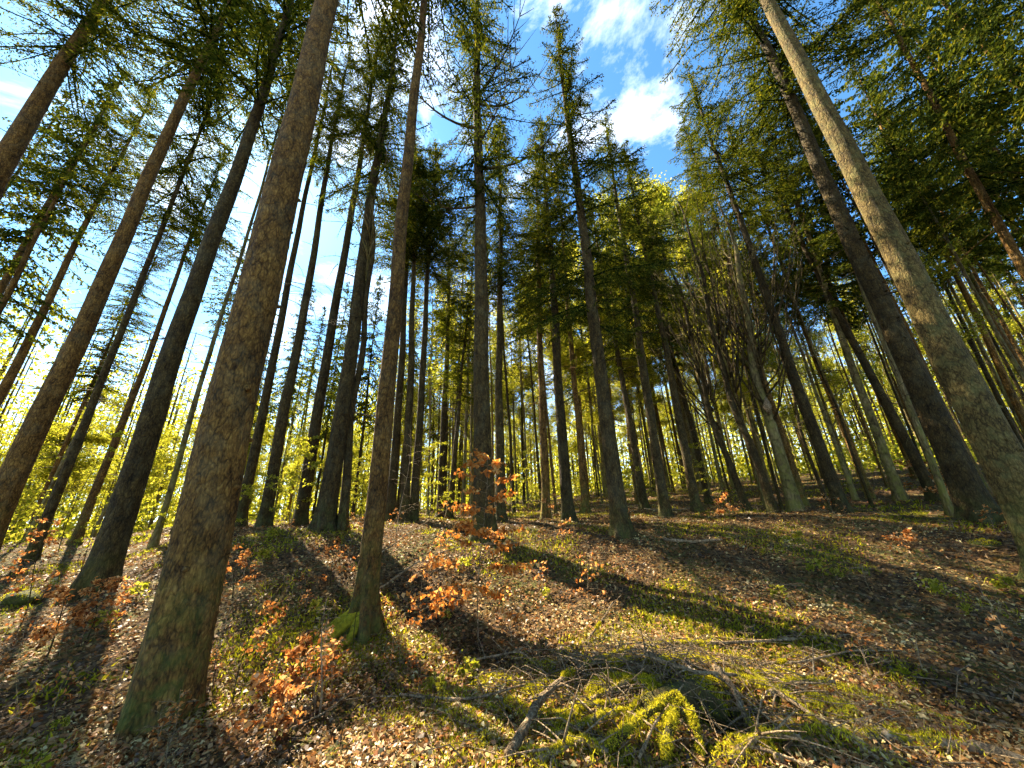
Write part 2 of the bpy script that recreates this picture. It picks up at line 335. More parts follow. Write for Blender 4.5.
# ------------------------------------------------------------------ tree meshes
def trunk_mesh(D, H, sides=16, flare=0.35, stubs=18, stub_from=1.5, stub_to=9, wob=0.02, tip=0.12, mat='brown', seed=0, lobes=5, knots=0, stublen=0.9, fine=False):
    rs = np.random.default_rng(seed)
    zs = np.concatenate([[-0.5], np.linspace(-0.1, 1.2, 14 if not fine else 46), np.linspace(1.3, H, 26 if not fine else 240)[:]])
    ph = rs.random(6)*6.28
    cx = wob*np.sin(zs*0.5+ph[0])*np.minimum(zs/4, 1).clip(0)+wob*0.4*np.sin(zs*1.7+ph[1])*np.minimum(zs/4, 1).clip(0)
    cy = wob*np.sin(zs*0.43+ph[2])*np.minimum(zs/4, 1).clip(0)
    r = D/2*((1-np.clip(zs, 0, H)/H)**0.62*(1-tip)+tip*(1-np.clip(zs, 0, H)/H*0.8))
    P = np.stack([cx, cy, zs], 1)
    def rf(Pp, th):
        z = Pp[:, 2][:, None]; t = th[None]
        f = np.exp(-np.maximum(z, 0)/0.22)*flare + np.exp(-np.maximum(z, 0)/0.9)*flare*0.28
        lob = 1+0.85*np.cos(lobes*t+ph[3]+0.9*np.sin(t+ph[4]))+0.4*np.cos((lobes-2)*t+ph[5])
        o = 1+f*lob
        o = o+0.018*np.sin(3*t+z*0.9+ph[1])+0.012*np.sin(7*t+z*2.3)
        if fine: o = o+0.010*np.sin(13*t+2.2*np.sin(z*5+ph[0])+z*3)*np.sin(z*11+3*np.sin(t*4))+0.008*rs.normal(size=(z.shape[0], t.shape[1]))
        return o
    mb = MB(); mb.tube(P, r, sides, rf)
    # dead side twigs and stubs
    n = stubs
    if n:
        z0 = stub_from+rs.random(n)**0.8*(stub_to-stub_from); a = rs.random(n)*6.283
        ln = stublen*(0.25+rs.random(n)**1.5); rr = np.interp(z0, zs, r)
        for i in range(n):
            o = np.array([math.cos(a[i]), math.sin(a[i]), 0]); b = np.array([np.interp(z0[i], zs, cx), np.interp(z0[i], zs, cy), z0[i]])
            p0 = b+o*rr[i]*0.7; dr = -0.25+0.5*rs.random()
            pts = [p0+o*ln[i]*t+np.array([0, 0, 1])*ln[i]*(dr*t-0.25*t*t)+np.array([-o[1], o[0], 0])*ln[i]*0.15*math.sin(2*t+i) for t in np.linspace(0, 1, 5)]
            mb.tube(pts, np.linspace(0.014, 0.003, 5)*(0.6+0.5*ln[i]), 4)
            if ln[i] > 0.5:
                A = [pts[j] for j in (1, 2, 3, 3)]; B = [p+(o*rs.uniform(.1, .4)+rs.normal(size=3)*0.22)*ln[i]*0.6 for p in A]
                mb.prisms(A, B, 0.004, 0.0015)
    if knots:
        for i in range(knots):
            z = rs.uniform(0.8, min(H*0.5, 9)); a = rs.uniform(0, 6.283); rr = float(np.interp(z, zs, r))
            o = np.array([math.cos(a), math.sin(a), 0]); mb.tube([o*rr*0.8+[0, 0, z], o*(rr+0.012)+[0, 0, z+0.002], o*(rr+0.03)+[0, 0, z-0.01]], [0.035, 0.026, 0.010], 7)
    return mb.mesh('trunk', M[mat])

def spruce_crown(L, R, seed, dens=1.0, sparse=0.0, droop=1.0, fat=1.0):
    rs = np.random.default_rng(seed); mb = MB()
    z = 0.0; br = []
    while z < L-0.15:
        nb = rs.integers(4, 8) if rs.random() > sparse else 2
        for _ in range(nb): br.append((z+rs.uniform(-.12, .12), rs.uniform(0, 6.283)))
        z += rs.uniform(0.26, 0.44)*(1+0.2*(z < L*0.2))
    br = np.array(br); t = np.clip(br[:, 0]/L, 0, 1)
    l = R*((1-t)**0.8)*rs.uniform(0.5, 1.25, len(t))*np.interp(t, [0, .12, 1], [0.6, 1, 1])+0.12
    CC, DD, NN, LL, WW, AA = [], [], [], [], [], []
    pA, pB, pr = [], [], []
    for (zb, az), tt, ll in zip(br, t, l):
        o = np.array([math.cos(az), math.sin(az), 0]); s_ = np.array([-o[1], o[0], 0])
        n = max(4, int(ll/0.05*dens)); s = np.linspace(0.08, 1, n)
        rise = 0.35*tt+0.05-0.12*droop; dr = (0.62-0.35*tt)*droop
        bend = rs.uniform(-.2, .2)
        ax = o[None]*(ll*s)[:, None]+s_[None]*(bend*ll*s*s)[:, None]; axz = ll*(rise*s-dr*s*s+0.22*droop*s**4)
        P = ax+np.stack([0*s, 0*s, zb+axz], 1)
        k = np.linspace(0, n-1, 5).astype(int); pp = np.vstack([[0, 0, zb], P[k]])
        pA.append(pp[:-1]); pB.append(pp[1:]); rr = np.linspace(0.022, 0.004, 6)*(0.5+0.35*ll); pr.append(np.stack([rr[:-1], rr[1:]], 1))
        # hanging side twigs
        sgn = np.where(np.arange(n) % 2 == 0, 1, -1)
        tl = (0.10+0.38*ll*np.sqrt(np.clip(s, 0, 1))*(1.02-s)**0.6)*rs.uniform(0.4, 1.15, n)
        D0 = o[None]*rs.uniform(.35, .9, n)[:, None]+s_[None]*(sgn*rs.uniform(.5, 1.1, n))[:, None]+np.array([[0, 0, -1]])*(droop*rs.uniform(.25, 1.25, n))[:, None]
        D0 /= np.linalg.norm(D0, axis=1)[:, None]
        gap = rs.random(n) > 0.12
        m = 8 if fat < 1.5 else 6
        for j in range(m):
            u = (j+0.5)/m
            dj = D0+np.array([[0, 0, -0.5*droop*u]]); dj /= np.linalg.norm(dj, axis=1)[:, None]
            c = P+D0*(tl*u)[:, None]+np.array([[0, 0, -1]])*(0.18*droop*tl*u*u)[:, None]+rs.normal(size=(n, 3))*0.012
            N = rs.normal(size=(n, 3))
            sel = gap & (tl*u > 0.02)
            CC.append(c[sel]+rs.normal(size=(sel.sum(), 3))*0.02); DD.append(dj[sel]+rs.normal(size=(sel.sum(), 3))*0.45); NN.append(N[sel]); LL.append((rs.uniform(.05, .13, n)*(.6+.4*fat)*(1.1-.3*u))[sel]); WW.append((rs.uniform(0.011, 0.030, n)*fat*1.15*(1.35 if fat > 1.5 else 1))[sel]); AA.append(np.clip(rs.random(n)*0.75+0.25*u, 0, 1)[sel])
        # needles on the axis
        CC.append(P); DD.append(np.gradient(P, axis=0)); NN.append(rs.normal(size=(n, 3))); LL.append(np.full(n, 0.10)); WW.append(np.full(n, 0.04)); AA.append(rs.random(n))
    tz = np.linspace(L*0.3, L, 40); CC.append(np.stack([0*tz, 0*tz, tz], 1)); DD.append(rs.normal(size=(40, 3))+[0, 0, .6]); NN.append(rs.normal(size=(40, 3))); LL.append(np.full(40, .14)); WW.append(np.full(40, .04)); AA.append(rs.random(40))
    mb.leaves(np.vstack(CC), np.vstack(DD), np.vstack(NN), np.concatenate(LL), np.concatenate(WW), np.concatenate(AA))
    pr = np.vstack(pr); mb.prisms(np.vstack(pA), np.vstack(pB), pr[:, 0], pr[:, 1], np.zeros(len(pr)))
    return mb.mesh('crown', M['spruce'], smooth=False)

def grow(mb, p, d, l, r, depth, rs, ends, up=0.25, spread=0.55, kids=(2, 4)):
    n = 6; pts = [p]; dd = d.copy()
    for i in range(n):
        dd = dd+rs.normal(size=3)*0.09+np.array([0, 0, up*0.16]); dd /= np.linalg.norm(dd)
        pts.append(pts[-1]+dd*l/n)
    mb.tube(pts, np.linspace(r, r*0.5, n+1), 5 if r > 0.015 else 3, cap=False)
    if depth == 0:
        ends.extend(pts[2:]); return
    for _ in range(rs.integers(*kids)+1):
        i = rs.integers(2, n+1); a = rs.normal(size=3); a -= dd*(a @ dd); a /= np.linalg.norm(a)
        nd = dd*(1-spread*0.5)+a*spread*rs.uniform(.6, 1.3); nd /= np.linalg.norm(nd)
        grow(mb, pts[i], nd, l*rs.uniform(.55, .8), r*0.5, depth-1, rs, ends, up, spread, kids)
def beech_crown(L, R, seed, leaves=9000, depth=3, leaf=0.06, nl=9, bare=False, spread=0.5):
    """returns (limb mesh, foliage mesh)"""
    rs = np.random.default_rng(seed); mb = MB(); ends = []
    mb.tube([[0, 0, 0], [0.1, 0.03, L*0.3], [-0.05, 0, L*0.6], [0.05, 0, L]], [0.06, 0.045, 0.03, 0.008], 6)
    for i in range(nl):
        z = L*(i+rs.random())/nl*0.8; a = rs.uniform(0, 6.283); w = R*(0.45+0.55*math.sin(math.pi*min(1, .25+z/L*0.75)))
        d = np.array([math.cos(a), math.sin(a), rs.uniform(0.35, 1.3)]); d /= np.linalg.norm(d)
        grow(mb, np.array([0, 0, z]), d, w*0.62, 0.032, depth-1, rs, ends, spread=spread)
    limb = mb.mesh('limbs', M['beech'])
    fol = None
    if not bare:
        E_ = np.array(ends); lb = MB()
        idx = rs.integers(0, len(E_), leaves)
        c = E_[idx]+rs.normal(size=(leaves, 3))*np.array([.26, .26, .12])
        N = rs.normal(size=(leaves, 3))*0.55+np.array([0, 0, 1]); D = rs.normal(size=(leaves, 3)); D[:, 2] *= 0.4
        lb.leaves(c, D, N, rs.uniform(.7, 1.3, leaves)*leaf, rs.uniform(.45, .8, leaves)*leaf, rs.random(leaves))
        fol = lb.mesh('crown', M['spring'], smooth=False)
    return limb, fol

SPR = [spruce_crown(12, 2.0, 100+i, dens=1.4, sparse=[0, .15, .3, 0, .1][i], droop=[1, 1.2, .9, .7, 1.1][i]) for i in range(5)]
SPR_FAR = [spruce_crown(12, 2.0, 200+i, dens=0.6, sparse=0.2, fat=2.2) for i in range(3)]
BEE = [beech_crown(9, 3.0, 300+i, leaves=[4000, 9000, 17000][i], leaf=[.12, .12, .13][i]) for i in range(3)]
BARE = [beech_crown(9, 2.4, 330+i, depth=3, nl=12, bare=True, spread=0.35)[0] for i in range(2)]

def quat_of(d):
    return Vector((0, 0, 1)).rotation_difference(Vector(d))
OCC = []
def tree_root(name, P, d, label, cat, group=None):
    e = bpy.data.objects.new(name, None); COL.objects.link(e); e.empty_display_size = 0.2
    e.location = P; e.rotation_euler = quat_of(d).to_euler()
    OCC.append((P[0], P[1])); return tag(e, label, cat, group)
def add_crown(root, mesh, h0, L, R, mL=12., mR=2., name='crown'):
    c = obj(name, mesh, root); c.location = (0, 0, h0); c.rotation_euler = (0, 0, random.uniform(0, 6.28)); c.scale = (R/mR, R/mR, L/mL); return c

# id: kind, bark, height, crown start row, crown radius, label, extra
SPEC = dict(
T1=('s','brown',24,-60,2.2,'thick brown spruce trunk crossing the upper left corner'),
T2=('s','brown',22,110,1.7,'thin spruce trunk crossing the left edge just below the corner trunk'),
T3=('s','brown',22,190,1.7,'thin spruce trunk meeting the left edge just above the yellow green valley foliage'),
T4=('s','brown',25,50,2.6,'big leaning brown spruce trunk that runs from the top edge to the left edge'),
T5=('s','dark',21,235,1.8,'slim dark spruce left of the dark grey trunk, orange leaved saplings at its foot'),
T6=('s','brown',20,230,1.5,'slim brown spruce with reddish foot just left of the dark grey trunk'),
T7=('s','dark',24,115,2.3,'stout dark grey spruce left of the biggest trunk, its top right under the sun'),
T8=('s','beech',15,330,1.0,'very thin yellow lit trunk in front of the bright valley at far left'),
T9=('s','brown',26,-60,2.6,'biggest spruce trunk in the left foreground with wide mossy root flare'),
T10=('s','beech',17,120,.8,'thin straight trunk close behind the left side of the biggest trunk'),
T11=('s','dark',20,130,.8,'slim dark spruce first to the right of the biggest trunk'),
T12=('s','dark',20,130,.9,'slim dark spruce second to the right of the biggest trunk'),
T13=('s','dark',22,120,1.3,'slim straight spruce third to the right of the biggest trunk'),
T14=('s','dark',22,200,1.6,'sturdy dark spruce midway between the biggest trunk and the orange brown trunk'),
T15=('b','dark',13,0,1.8,'slender forked leafless tree just left of the orange brown trunk'),
T16=('s','brown',26,-80,2.3,'bare orange brown spruce with a green mossy root at its foot'),
T17=('s','dark',20,270,1.1,'thin dark spruce partly hidden by the orange brown trunk on its right side'),
T18=('s','dark',21,260,1.9,'thin dark spruce one step right of the orange brown trunk'),
T19=('s','dark',20,270,1.8,'thin dark spruce two steps right of the orange brown trunk'),
T20=('s','dark',17,340,1.6,'thin far spruce in the bright gap left of the central dark trunk'),
T22=('s','dark',26,215,1.9,'central dark spruce with curved bare limbs near its top, behind the orange leaved sapling'),
T23=('s','dark',19,300,1.5,'thin dark spruce close to the right of the central dark trunk'),
T24=('s','brown',18,330,1.3,'thin brown trunk standing third left of the tall centre right spruce'),
T25=('s','dark',20,320,1.6,'dark spruce nearest on the left of the tall centre right spruce'),
T26=('s','brown',19,330,1.3,'thin far trunk squeezed between two dark spruces right of centre'),
T27=('s','dark',0,325,1.75,'tall centre right spruce showing its whole crown up to the pointed tip'),
T28=('s','dark',17,370,1.4,'thin far spruce first to the right of the tall centre right spruce'),
T29=('s','dark',0,330,1.6,'dark spruce with shorter pointed crown right of the tall centre right spruce'),
T30=('s','dark',18,300,1.5,'slim spruce with green moss tuft at its foot, right of centre'),
T33=('x','dark',14,380,1.4,'thin leaning trunk left of the broken mossy tree'),
T34=('x','dark',14,380,1.5,'slender tree standing directly left of the broken mossy tree'),
T35=('x','beech',13,300,1.5,'crooked mossy tree with torn pale scar and a broom of upright bare branches'),
T36=('s','dark',21,215,1.9,'dark spruce with reddish leaf covered foot right of the crooked mossy tree'),
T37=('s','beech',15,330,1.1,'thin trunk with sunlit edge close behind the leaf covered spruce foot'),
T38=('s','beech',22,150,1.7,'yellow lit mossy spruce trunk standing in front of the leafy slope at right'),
T39=('s','dark',20,300,1.6,'dark trunk directly behind the yellow lit mossy trunk'),
T40=('s','dark',26,110,2.4,'big dark trunk with sun spots leaning behind the biggest right hand trunk'),
T41=('s','grey',27,-70,2.5,'biggest right hand trunk, grey brown bark with small knots, crossing to the right edge'),
T42=('s','brown',22,120,2.2,'sunlit thin spruce trunk in the dense green foliage at upper right'),
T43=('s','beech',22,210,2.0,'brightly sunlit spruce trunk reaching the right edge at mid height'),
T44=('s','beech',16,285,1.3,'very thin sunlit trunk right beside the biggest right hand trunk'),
T46=('s','dark',20,230,1.8,'thin dark spruce trunk left of the brightly sunlit one at the right edge'),
T47=('s','dark',20,230,1.8,'thin dark spruce trunk right of the brightly sunlit one at the right edge'),
T48=('x','dark',10,380,0.9,'pencil thin stem leaning in front of the yellow lit mossy trunk'),
T49=('x','dark',11,380,1.0,'thin stem between the crooked mossy tree and the dark spruce with leaf covered foot'),
T50=('x','dark',11,380,1.0,'thin bare stem between the dark grey trunk and the biggest trunk'),
T51=('s','dark',14,400,1.2,'thin reddish far trunk just left of the central dark trunk'),
T52=('x','beech',9,430,1.0,'short thin stem between two slim trunks before the bright valley'),
)
TIP = dict(T27=(563, 12), T29=(604, 118), T11=(0, 40), T12=(0, 50), T10=(0, 30), T17=(0, 140), T18=(0, 165), T19=(0, 150), T6=(0, 150), T20=(0, 230), T23=(0, 130), T24=(0, 140), T25=(0, 120), T26=(0, 150), T30=(0, 150), T28=(0, 190), T51=(0, 300))
for k, (kind, bark, H, crow, R, lab) in SPEC.items():
    P, d = SOL[k]; xa, ya, xb, yb, w, by, D = TR[k]
    zt = T1(P[0], P[1])
    if abs(P[2]-zt) > 0.02:
        # keep the picture position of the foot: only the height above ground changes
        P = np.array([P[0], P[1], zt])
    dist = math.hypot(P[0], P[1])
    fine = k in ('T9', 'T41', 'T16', 'T40', 'T7', 'T4')
    lx = lambda py: xa+(xb-xa)*(py-ya)/(yb-ya)
    if k in TIP: H = height_at(P, d, lx(TIP[k][1]), TIP[k][1])
    h0 = max(1.5, height_at(P, d, lx(crow), crow))
    h0 = min(h0, H*0.62) if kind == 's' else min(h0, H*0.5)
    # diameter at the foot so that the trunk has the traced width at row yb
    hb = max(0.0, height_at(P, d, xb, yb)); Df = D/max(0.5, (1-min(hb, H*.7)/H)**0.62) if k in ('T1','T2','T3','T4','T40','T41','T42','T43','T44') else D
    Df *= {'T9': 1.13}.get(k, 1)
    root = tree_root('spruce_tree' if kind == 's' else 'beech_tree', P, d, lab, 'tree')
    fl = {'T9': 0.10, 'T16': 0.55, 'T41': 0.4}.get(k, 0.35)
    tm = trunk_mesh(Df, H, sides=56 if fine else (20 if dist < 12 else 12), flare=fl, stubs={'T9': 14, 'T41': 12, 'T16': 16}.get(k, 26), stub_from=2.2 if k not in ('T9', 'T41', 'T16') else 1.6,
                    stub_to=max(h0+1, 4), wob=0.03 if kind == 's' else 0.14, mat=bark, seed=hash(k[1:]) % 1000 if False else int(k[1:])*7, knots=26 if k in ('T41', 'T9', 'T40') else 0,
                    stublen=.22 if k in ('T9', 'T41') else .4 if k == 'T16' else 0.9 if dist < 12 else 1.1, fine=fine)
    obj('trunk', tm, root)
    i = int(k[1:])
    if kind == 's': add_crown(root, SPR[i % 5], h0, H-h0+0.4, R*1.3)
    elif kind == 'b': add_crown(root, BARE[0], h0, H-h0, R, 9, 2.4, 'limbs')
    elif kind == 'x':
        add_crown(root, BARE[i % 2], h0, H-h0, R, 9, 2.4, 'limbs')
    if k == 'T22':   # curved bare limbs
        mb = MB()
        for (h, az, ln, up, r) in ((11.3, 0.1, 3.2, .75, .055), (13.2, 3.3, 3.0, .9, .05), (9.7, 2.9, 2.4, .5, .04), (14.5, 0.3, 2.6, 1.0, .045), (12.4, -0.9, 2.2, .6, .035), (15.6, 2.6, 2.3, 1.1, .04), (15.0, 5.6, 2.4, .9, .04)):
            o = np.array([math.cos(az), math.sin(az), 0]); pts = [np.array([0, 0, h])+o*ln*t+np.array([0, 0, 1])*ln*up*(t**2.2)*1.1 for t in np.linspace(0, 1, 9)]
            mb.tube(pts, np.linspace(r, r*.25, 9), 7)
            for q in (3, 4, 5, 6, 7, 8):
                for s in (-1, 1):
                    dd = np.array([-o[1]*s*.5+o[0]*.5, o[0]*s*.5+o[1]*.5, random.uniform(.3, 1.)])
                    p2 = [pts[q]+dd*t*random.uniform(.7, 1.1)+np.array([0, 0, .2*t*t]) for t in (0, .35, .7, 1.0)]
                    mb.tube(p2, [.016, .012, .008, .004], 4)
        obj('limbs', mb.mesh('limbs', M['dark']), root)
    if k == 'T16':   # mossy root lobe spreading left
        mb = MB(); rs = np.random.default_rng(5)
        for (az, ln, r) in ((3.35, .62, .10), (3.9, .50, .085), (4.6, .34, .07)):
            pts = [np.array([math.cos(az)*(.05+ln*t), math.sin(az)*(.05+ln*t), .26*(1-t)**1.6+.0-0.05*t]) for t in np.linspace(0, 1, 8)]
            mb.tube(pts, np.linspace(r, r*.45, 8), 12, lambda Pp, th: 1+0.12*rs.normal(size=(len(Pp), len(th))))
            c = np.array(pts)[rs.integers(0, 8, 900)]+rnd_dirs(900)*rs.uniform(.6, 1.02, 900)[:, None]*r*0.9
            mb.leaves(c, rnd_dirs(900)+[0, 0, .8], rnd_dirs(900), .028, .008)
        obj('mossy_root', mb.mesh('mossy_root', M['moss']), root)
    if k in ('T33', 'T34', 'T35'):   # broom of long upright bare branches
        mb = MB(); rs = np.random.default_rng(int(k[1:]))
        for q in range(30 if k == 'T35' else 16):
            a = rs.uniform(0, 6.283); h = rs.uniform(2.8, 6.5); ln = rs.uniform(3.5, 6.5); w = rs.uniform(.6, 2.2)
            o = np.array([math.cos(a), math.sin(a), 0]); t = np.linspace(0, 1, 9)[:, None]
            pts = np.array([[0, 0, h]])+o*w*(t**.75)+np.array([[0, 0, 1]])*ln*t**1.15+rs.normal(size=(9, 3))*.05*t
            mb.tube(pts, np.linspace(.034, .006, 9), 5)
            for j in (3, 4, 5, 6, 7, 8):
                v = o*.3+rs.normal(size=3)*.35+[0, 0, .7]; mb.tube([pts[j], pts[j]+v*.5, pts[j]+v*.9+[0, 0, .25]], [.011, .007, .003], 3)
        obj('limbs', mb.mesh('limbs', M['dark']), root)
    if k == 'T35':   # torn scar and knobbly collar
        mb = MB(); mb.tube([[-.16, -.12, 3.1], [-.2, -.16, 3.35], [-.12, -.10, 3.7]], [.03, .13, .03], 9)
        s = obj('scar', mb.mesh('scar', M['stick']), root); s['label'] = 'pale torn wood scar'

# ------------------------------------------------------------------ trees behind (shared meshes, copied things)
TRK = [trunk_mesh(.3, 20, 10, stubs=24, stub_from=2, stub_to=11, wob=.05, mat=['dark', 'brown', 'beech'][i], seed=900+i, stublen=1.2) for i in range(3)]
def proto(kind):
    e = bpy.data.objects.new('spruce_tree' if kind == 's' else 'beech_tree', None)
    t = bpy.data.objects.new('trunk', TRK[0]); c = bpy.data.objects.new('crown', SPR_FAR[0]); t.parent = e; c.parent = e
    kids = [t, c]
    if kind == 'b': l = bpy.data.objects.new('limbs', BEE[0][0]); l.parent = e; kids.append(l)
    return e, kids
PROTO = {'s': proto('s'), 'b': proto('b')}
def filler(kind, x, y, D, H, h0, R, ti, label, group):
    e0, k0 = PROTO[kind]; e = e0.copy(); COL.objects.link(e); e.location = (x, y, T1(x, y)); e.rotation_euler = (R_(random.uniform(-1.5, 1.5)), R_(random.uniform(-1.5, 1.5)), random.uniform(0, 6.28))
    tag(e, label, 'tree', group); OCC.append((x, y))
    for j, c0 in enumerate(k0):
        c = c0.copy(); COL.objects.link(c); c.parent = e
        if j == 0: c.data = TRK[ti]; c.scale = (D/.3, D/.3, H/20)
        elif kind == 's': c.data = SPR_FAR[random.randrange(3)] if math.hypot(x, y) > 17 else SPR[random.randrange(5)]; c.location = (0, 0, h0); c.scale = (R/2, R/2, (H-h0+.3)/12)
        else:
            b = BEE_I[0]; c.data = BEE[b][1 if j == 1 else 0]; c.location = (0, 0, h0); c.scale = (R/3, R/3, (H-h0)/9)
    return e
BEE_I = [0]
def free(x, y, m): return all((x-a)**2+(y-b)**2 > m*m for a, b in OCC)
def azd(az, d): a = R_(az); return d*math.sin(a), d*math.cos(a)
G1 = 'slender spruces crowding the background of the wood'; G2 = 'young spring green beeches behind the spruces'
LS = 'slender dark spruce trunk among many alike in the distant wood'
LB = 'young beech with fresh yellow green leaves among others in the distant wood'
n = 0; tries = 0
while n < 54 and tries < 4000:
    tries += 1; az = random.uniform(-20, 62) if random.random() < .8 else random.uniform(-62, -20); d = 13+42*random.random()**0.8
    if az < -8 and d < 20: continue
    x, y = azd(az, d)
    if not free(x, y, 1.5): continue
    H = random.uniform(14, 20)+ (d-13)*0.08
    filler('s', x, y, random.uniform(.13, .27), H, H*random.uniform(.42, .62), random.uniform(1.2, 1.9), random.randrange(2), LS, G1); n += 1
n = 0; tries = 0
while n < 120 and tries < 4000:
    tries += 1; az = random.uniform(-62, 60); d = 15+40*random.random()**0.9
    if az < -28 and d < 24: continue
    x, y = azd(az, d)
    if not free(x, y, 1.3): continue
    BEE_I[0] = random.randrange(3); H = random.uniform(9, 17) if az > -20 else random.uniform(6, 11)
    filler('b', x, y, random.uniform(.07, .17), H, H*(random.uniform(.12, .45) if az > -20 else .12), random.uniform(1.8, 3.2), 2, LB, G2); n += 1
n = 0; tries = 0
while n < 100 and tries < 4000:
    tries += 1; az = random.uniform(-16, 60); d = 13+30*random.random(); x, y = azd(az, d)
    if not free(x, y, .9): continue
    H = random.uniform(13, 19)
    filler('s', x, y, random.uniform(.09, .16), H, H*random.uniform(.64, .78), random.uniform(.6, 1.0), random.randrange(3), LS, G1); n += 1
for az, d, H in ((-24, 26, 19), (-29, 31, 21), (-18, 28, 20.5), (-34, 28, 18), (-13, 31, 21), (-39, 31, 19), (-22, 35, 23), (-9, 27, 20)):
    x, y = azd(az, d); filler('s', x, y, .2, H, 6.5, 1.7, 0, 'pointed far spruce with low green crown, seen in the bright gaps left of centre', 'pointed far spruces left of centre')
for az, d, H in ((14, 27, 19), (19, 24, 18.5), (23, 28, 21), (27, 23, 18), (31, 27, 21), (21, 33, 23), (35, 29, 21), (8, 30, 18)):
    x, y = azd(az, d); BEE_I[0] = 2 if d > 25 else 1
    H += 4.5; filler('b', x, y, .26, H, H*.34, 4.0, 2, 'tall beech with a luminous yellow green crown up the slope behind the bare branched trees', 'tall sunlit beeches up the slope')
for az, d, H, h0, R in ((71, 12, 24, 8.0, 2.5), (60, 16, 24, 8, 2.4), (67, 18, 25, 8, 2.4), (52, 19, 24, 9.5, 2.5), (56, 24, 25, 9, 2.6), (44, 20, 22, 9, 2.3), (38, 17, 20, 8, 2.0), (48, 26, 24, 9, 2.5), (63, 21, 26, 9, 2.8), (74, 15, 26, 8, 2.6),
                        (-60, 22, 22, 8, 2.2), (-64, 27, 24, 8, 2.4)):
    x, y = azd(az, d); filler('s', x, y, .24, H, h0, R, 1, 'spruce with a broad green crown filling the upper %s side of the wood' % ('right' if az > 0 else 'left'), 'broad crowned spruces on the %s side' % ('right' if az > 0 else 'left'))

# far-off wood closing the view: one mass nobody could count
def far_wood():
    mb = MB(); tb = MB(); N = 900
    az = RNG.uniform(-70, 70, N); d = RNG.uniform(58, 120, N)
    x = d*np.sin(np.radians(az)); y = d*np.cos(np.radians(az)); z = terr(x, y)
    H = RNG.uniform(12, 20, N)*np.where(az < -15, 1.45, 1)
    A = np.stack([x, y, z-.5], 1); B = np.stack([x, y, z+H], 1)
    tb.prisms(A, B, .16, .05)
    for _ in range(190):
        u = RNG.uniform(.12, 1, N); r = RNG.normal(size=(N, 3))*np.array([1.5, 1.5, .6])
        mb.leaves(A+(B-A)*u[:, None]+r, rnd_dirs(N), rnd_dirs(N)+[0, 0, .8], RNG.uniform(.25, .65, N), RNG.uniform(.2, .45, N))
    n2 = 60000; az = RNG.uniform(-72, 70, n2); d = 30+32*RNG.random(n2)**.8; bx = d*np.sin(np.radians(az)); by = d*np.cos(np.radians(az))
    hh = (1.1+1.5*(.5+.5*np.sin(bx*.7+1.3*np.sin(by*.5)))+.9*(np.sin(by*.9+bx*.3)))*np.where(az < -10, 1.35, .8); k = hh+RNG.normal(size=n2)*.4 > .9; bx = bx[k]; by = by[k]; m = len(bx)
    mb.leaves(np.stack([bx, by, terr(bx, by)+hh[k]*RNG.random(m)**.8], 1), rnd_dirs(m), rnd_dirs(m)+[0, 0, .8], RNG.uniform(.15, .38, m), RNG.uniform(.12, .26, m))
    a = tag(obj('distant_wood', mb.mesh('distant_wood', M['spring'], False)), 'far-off mass of spring green foliage closing the view between the trunks', 'foliage', kind='stuff')
    b = obj('trunks', tb.mesh('trunks', M['dark']), a); b['kind'] = 'stuff'
far_wood()

# ------------------------------------------------------------------ forest floor cover
def patch_noise(x, y):
    return np.sin(x*1.3+1.7*np.sin(y*.9))+np.sin(y*1.7+1.3*np.sin(x*1.1+2))+.6*np.sin(x*3.1+y*2.3)+.5*np.sin(y*4.3-x*2.9+1)
def scatter(n, dmin, dmax, azmax=66, power=1.0):
    az = np.radians(RNG.uniform(-azmax, azmax, n)); d = dmin+(dmax-dmin)*RNG.random(n)**power
    return d*np.sin(az), d*np.cos(az)
def litter():
    mb = MB()
    for n, a, b, L in ((105000, 1.2, 5.5, .044), (100000, 4.5, 13, .054), (50000, 11, 30, .085)):
        x, y = scatter(n, a, b); z = terr(x, y)+RNG.uniform(.0, .035, n)
        N = RNG.normal(size=(n, 3))*.6+[0, 0, 1]; D = RNG.normal(size=(n, 3)); D[:, 2] *= .35
        tone = np.clip(.48+.13*patch_noise(x*1.7+3, y*1.5)+RNG.normal(size=n)*.22, 0, 1)
        sz = RNG.uniform(.35, 1.3, n)*L
        mb.leaves(np.stack([x, y, z], 1), D, N, sz, RNG.uniform(.3, .85, n)*sz, tone, fold=RNG.uniform(.05, .4, n)[:, None])
    tag(obj('leaf_litter', mb.mesh('leaf_litter', M['litter'], False)), 'brown and tan fallen beech leaves covering the forest floor', 'fallen leaves', kind='stuff')
litter()
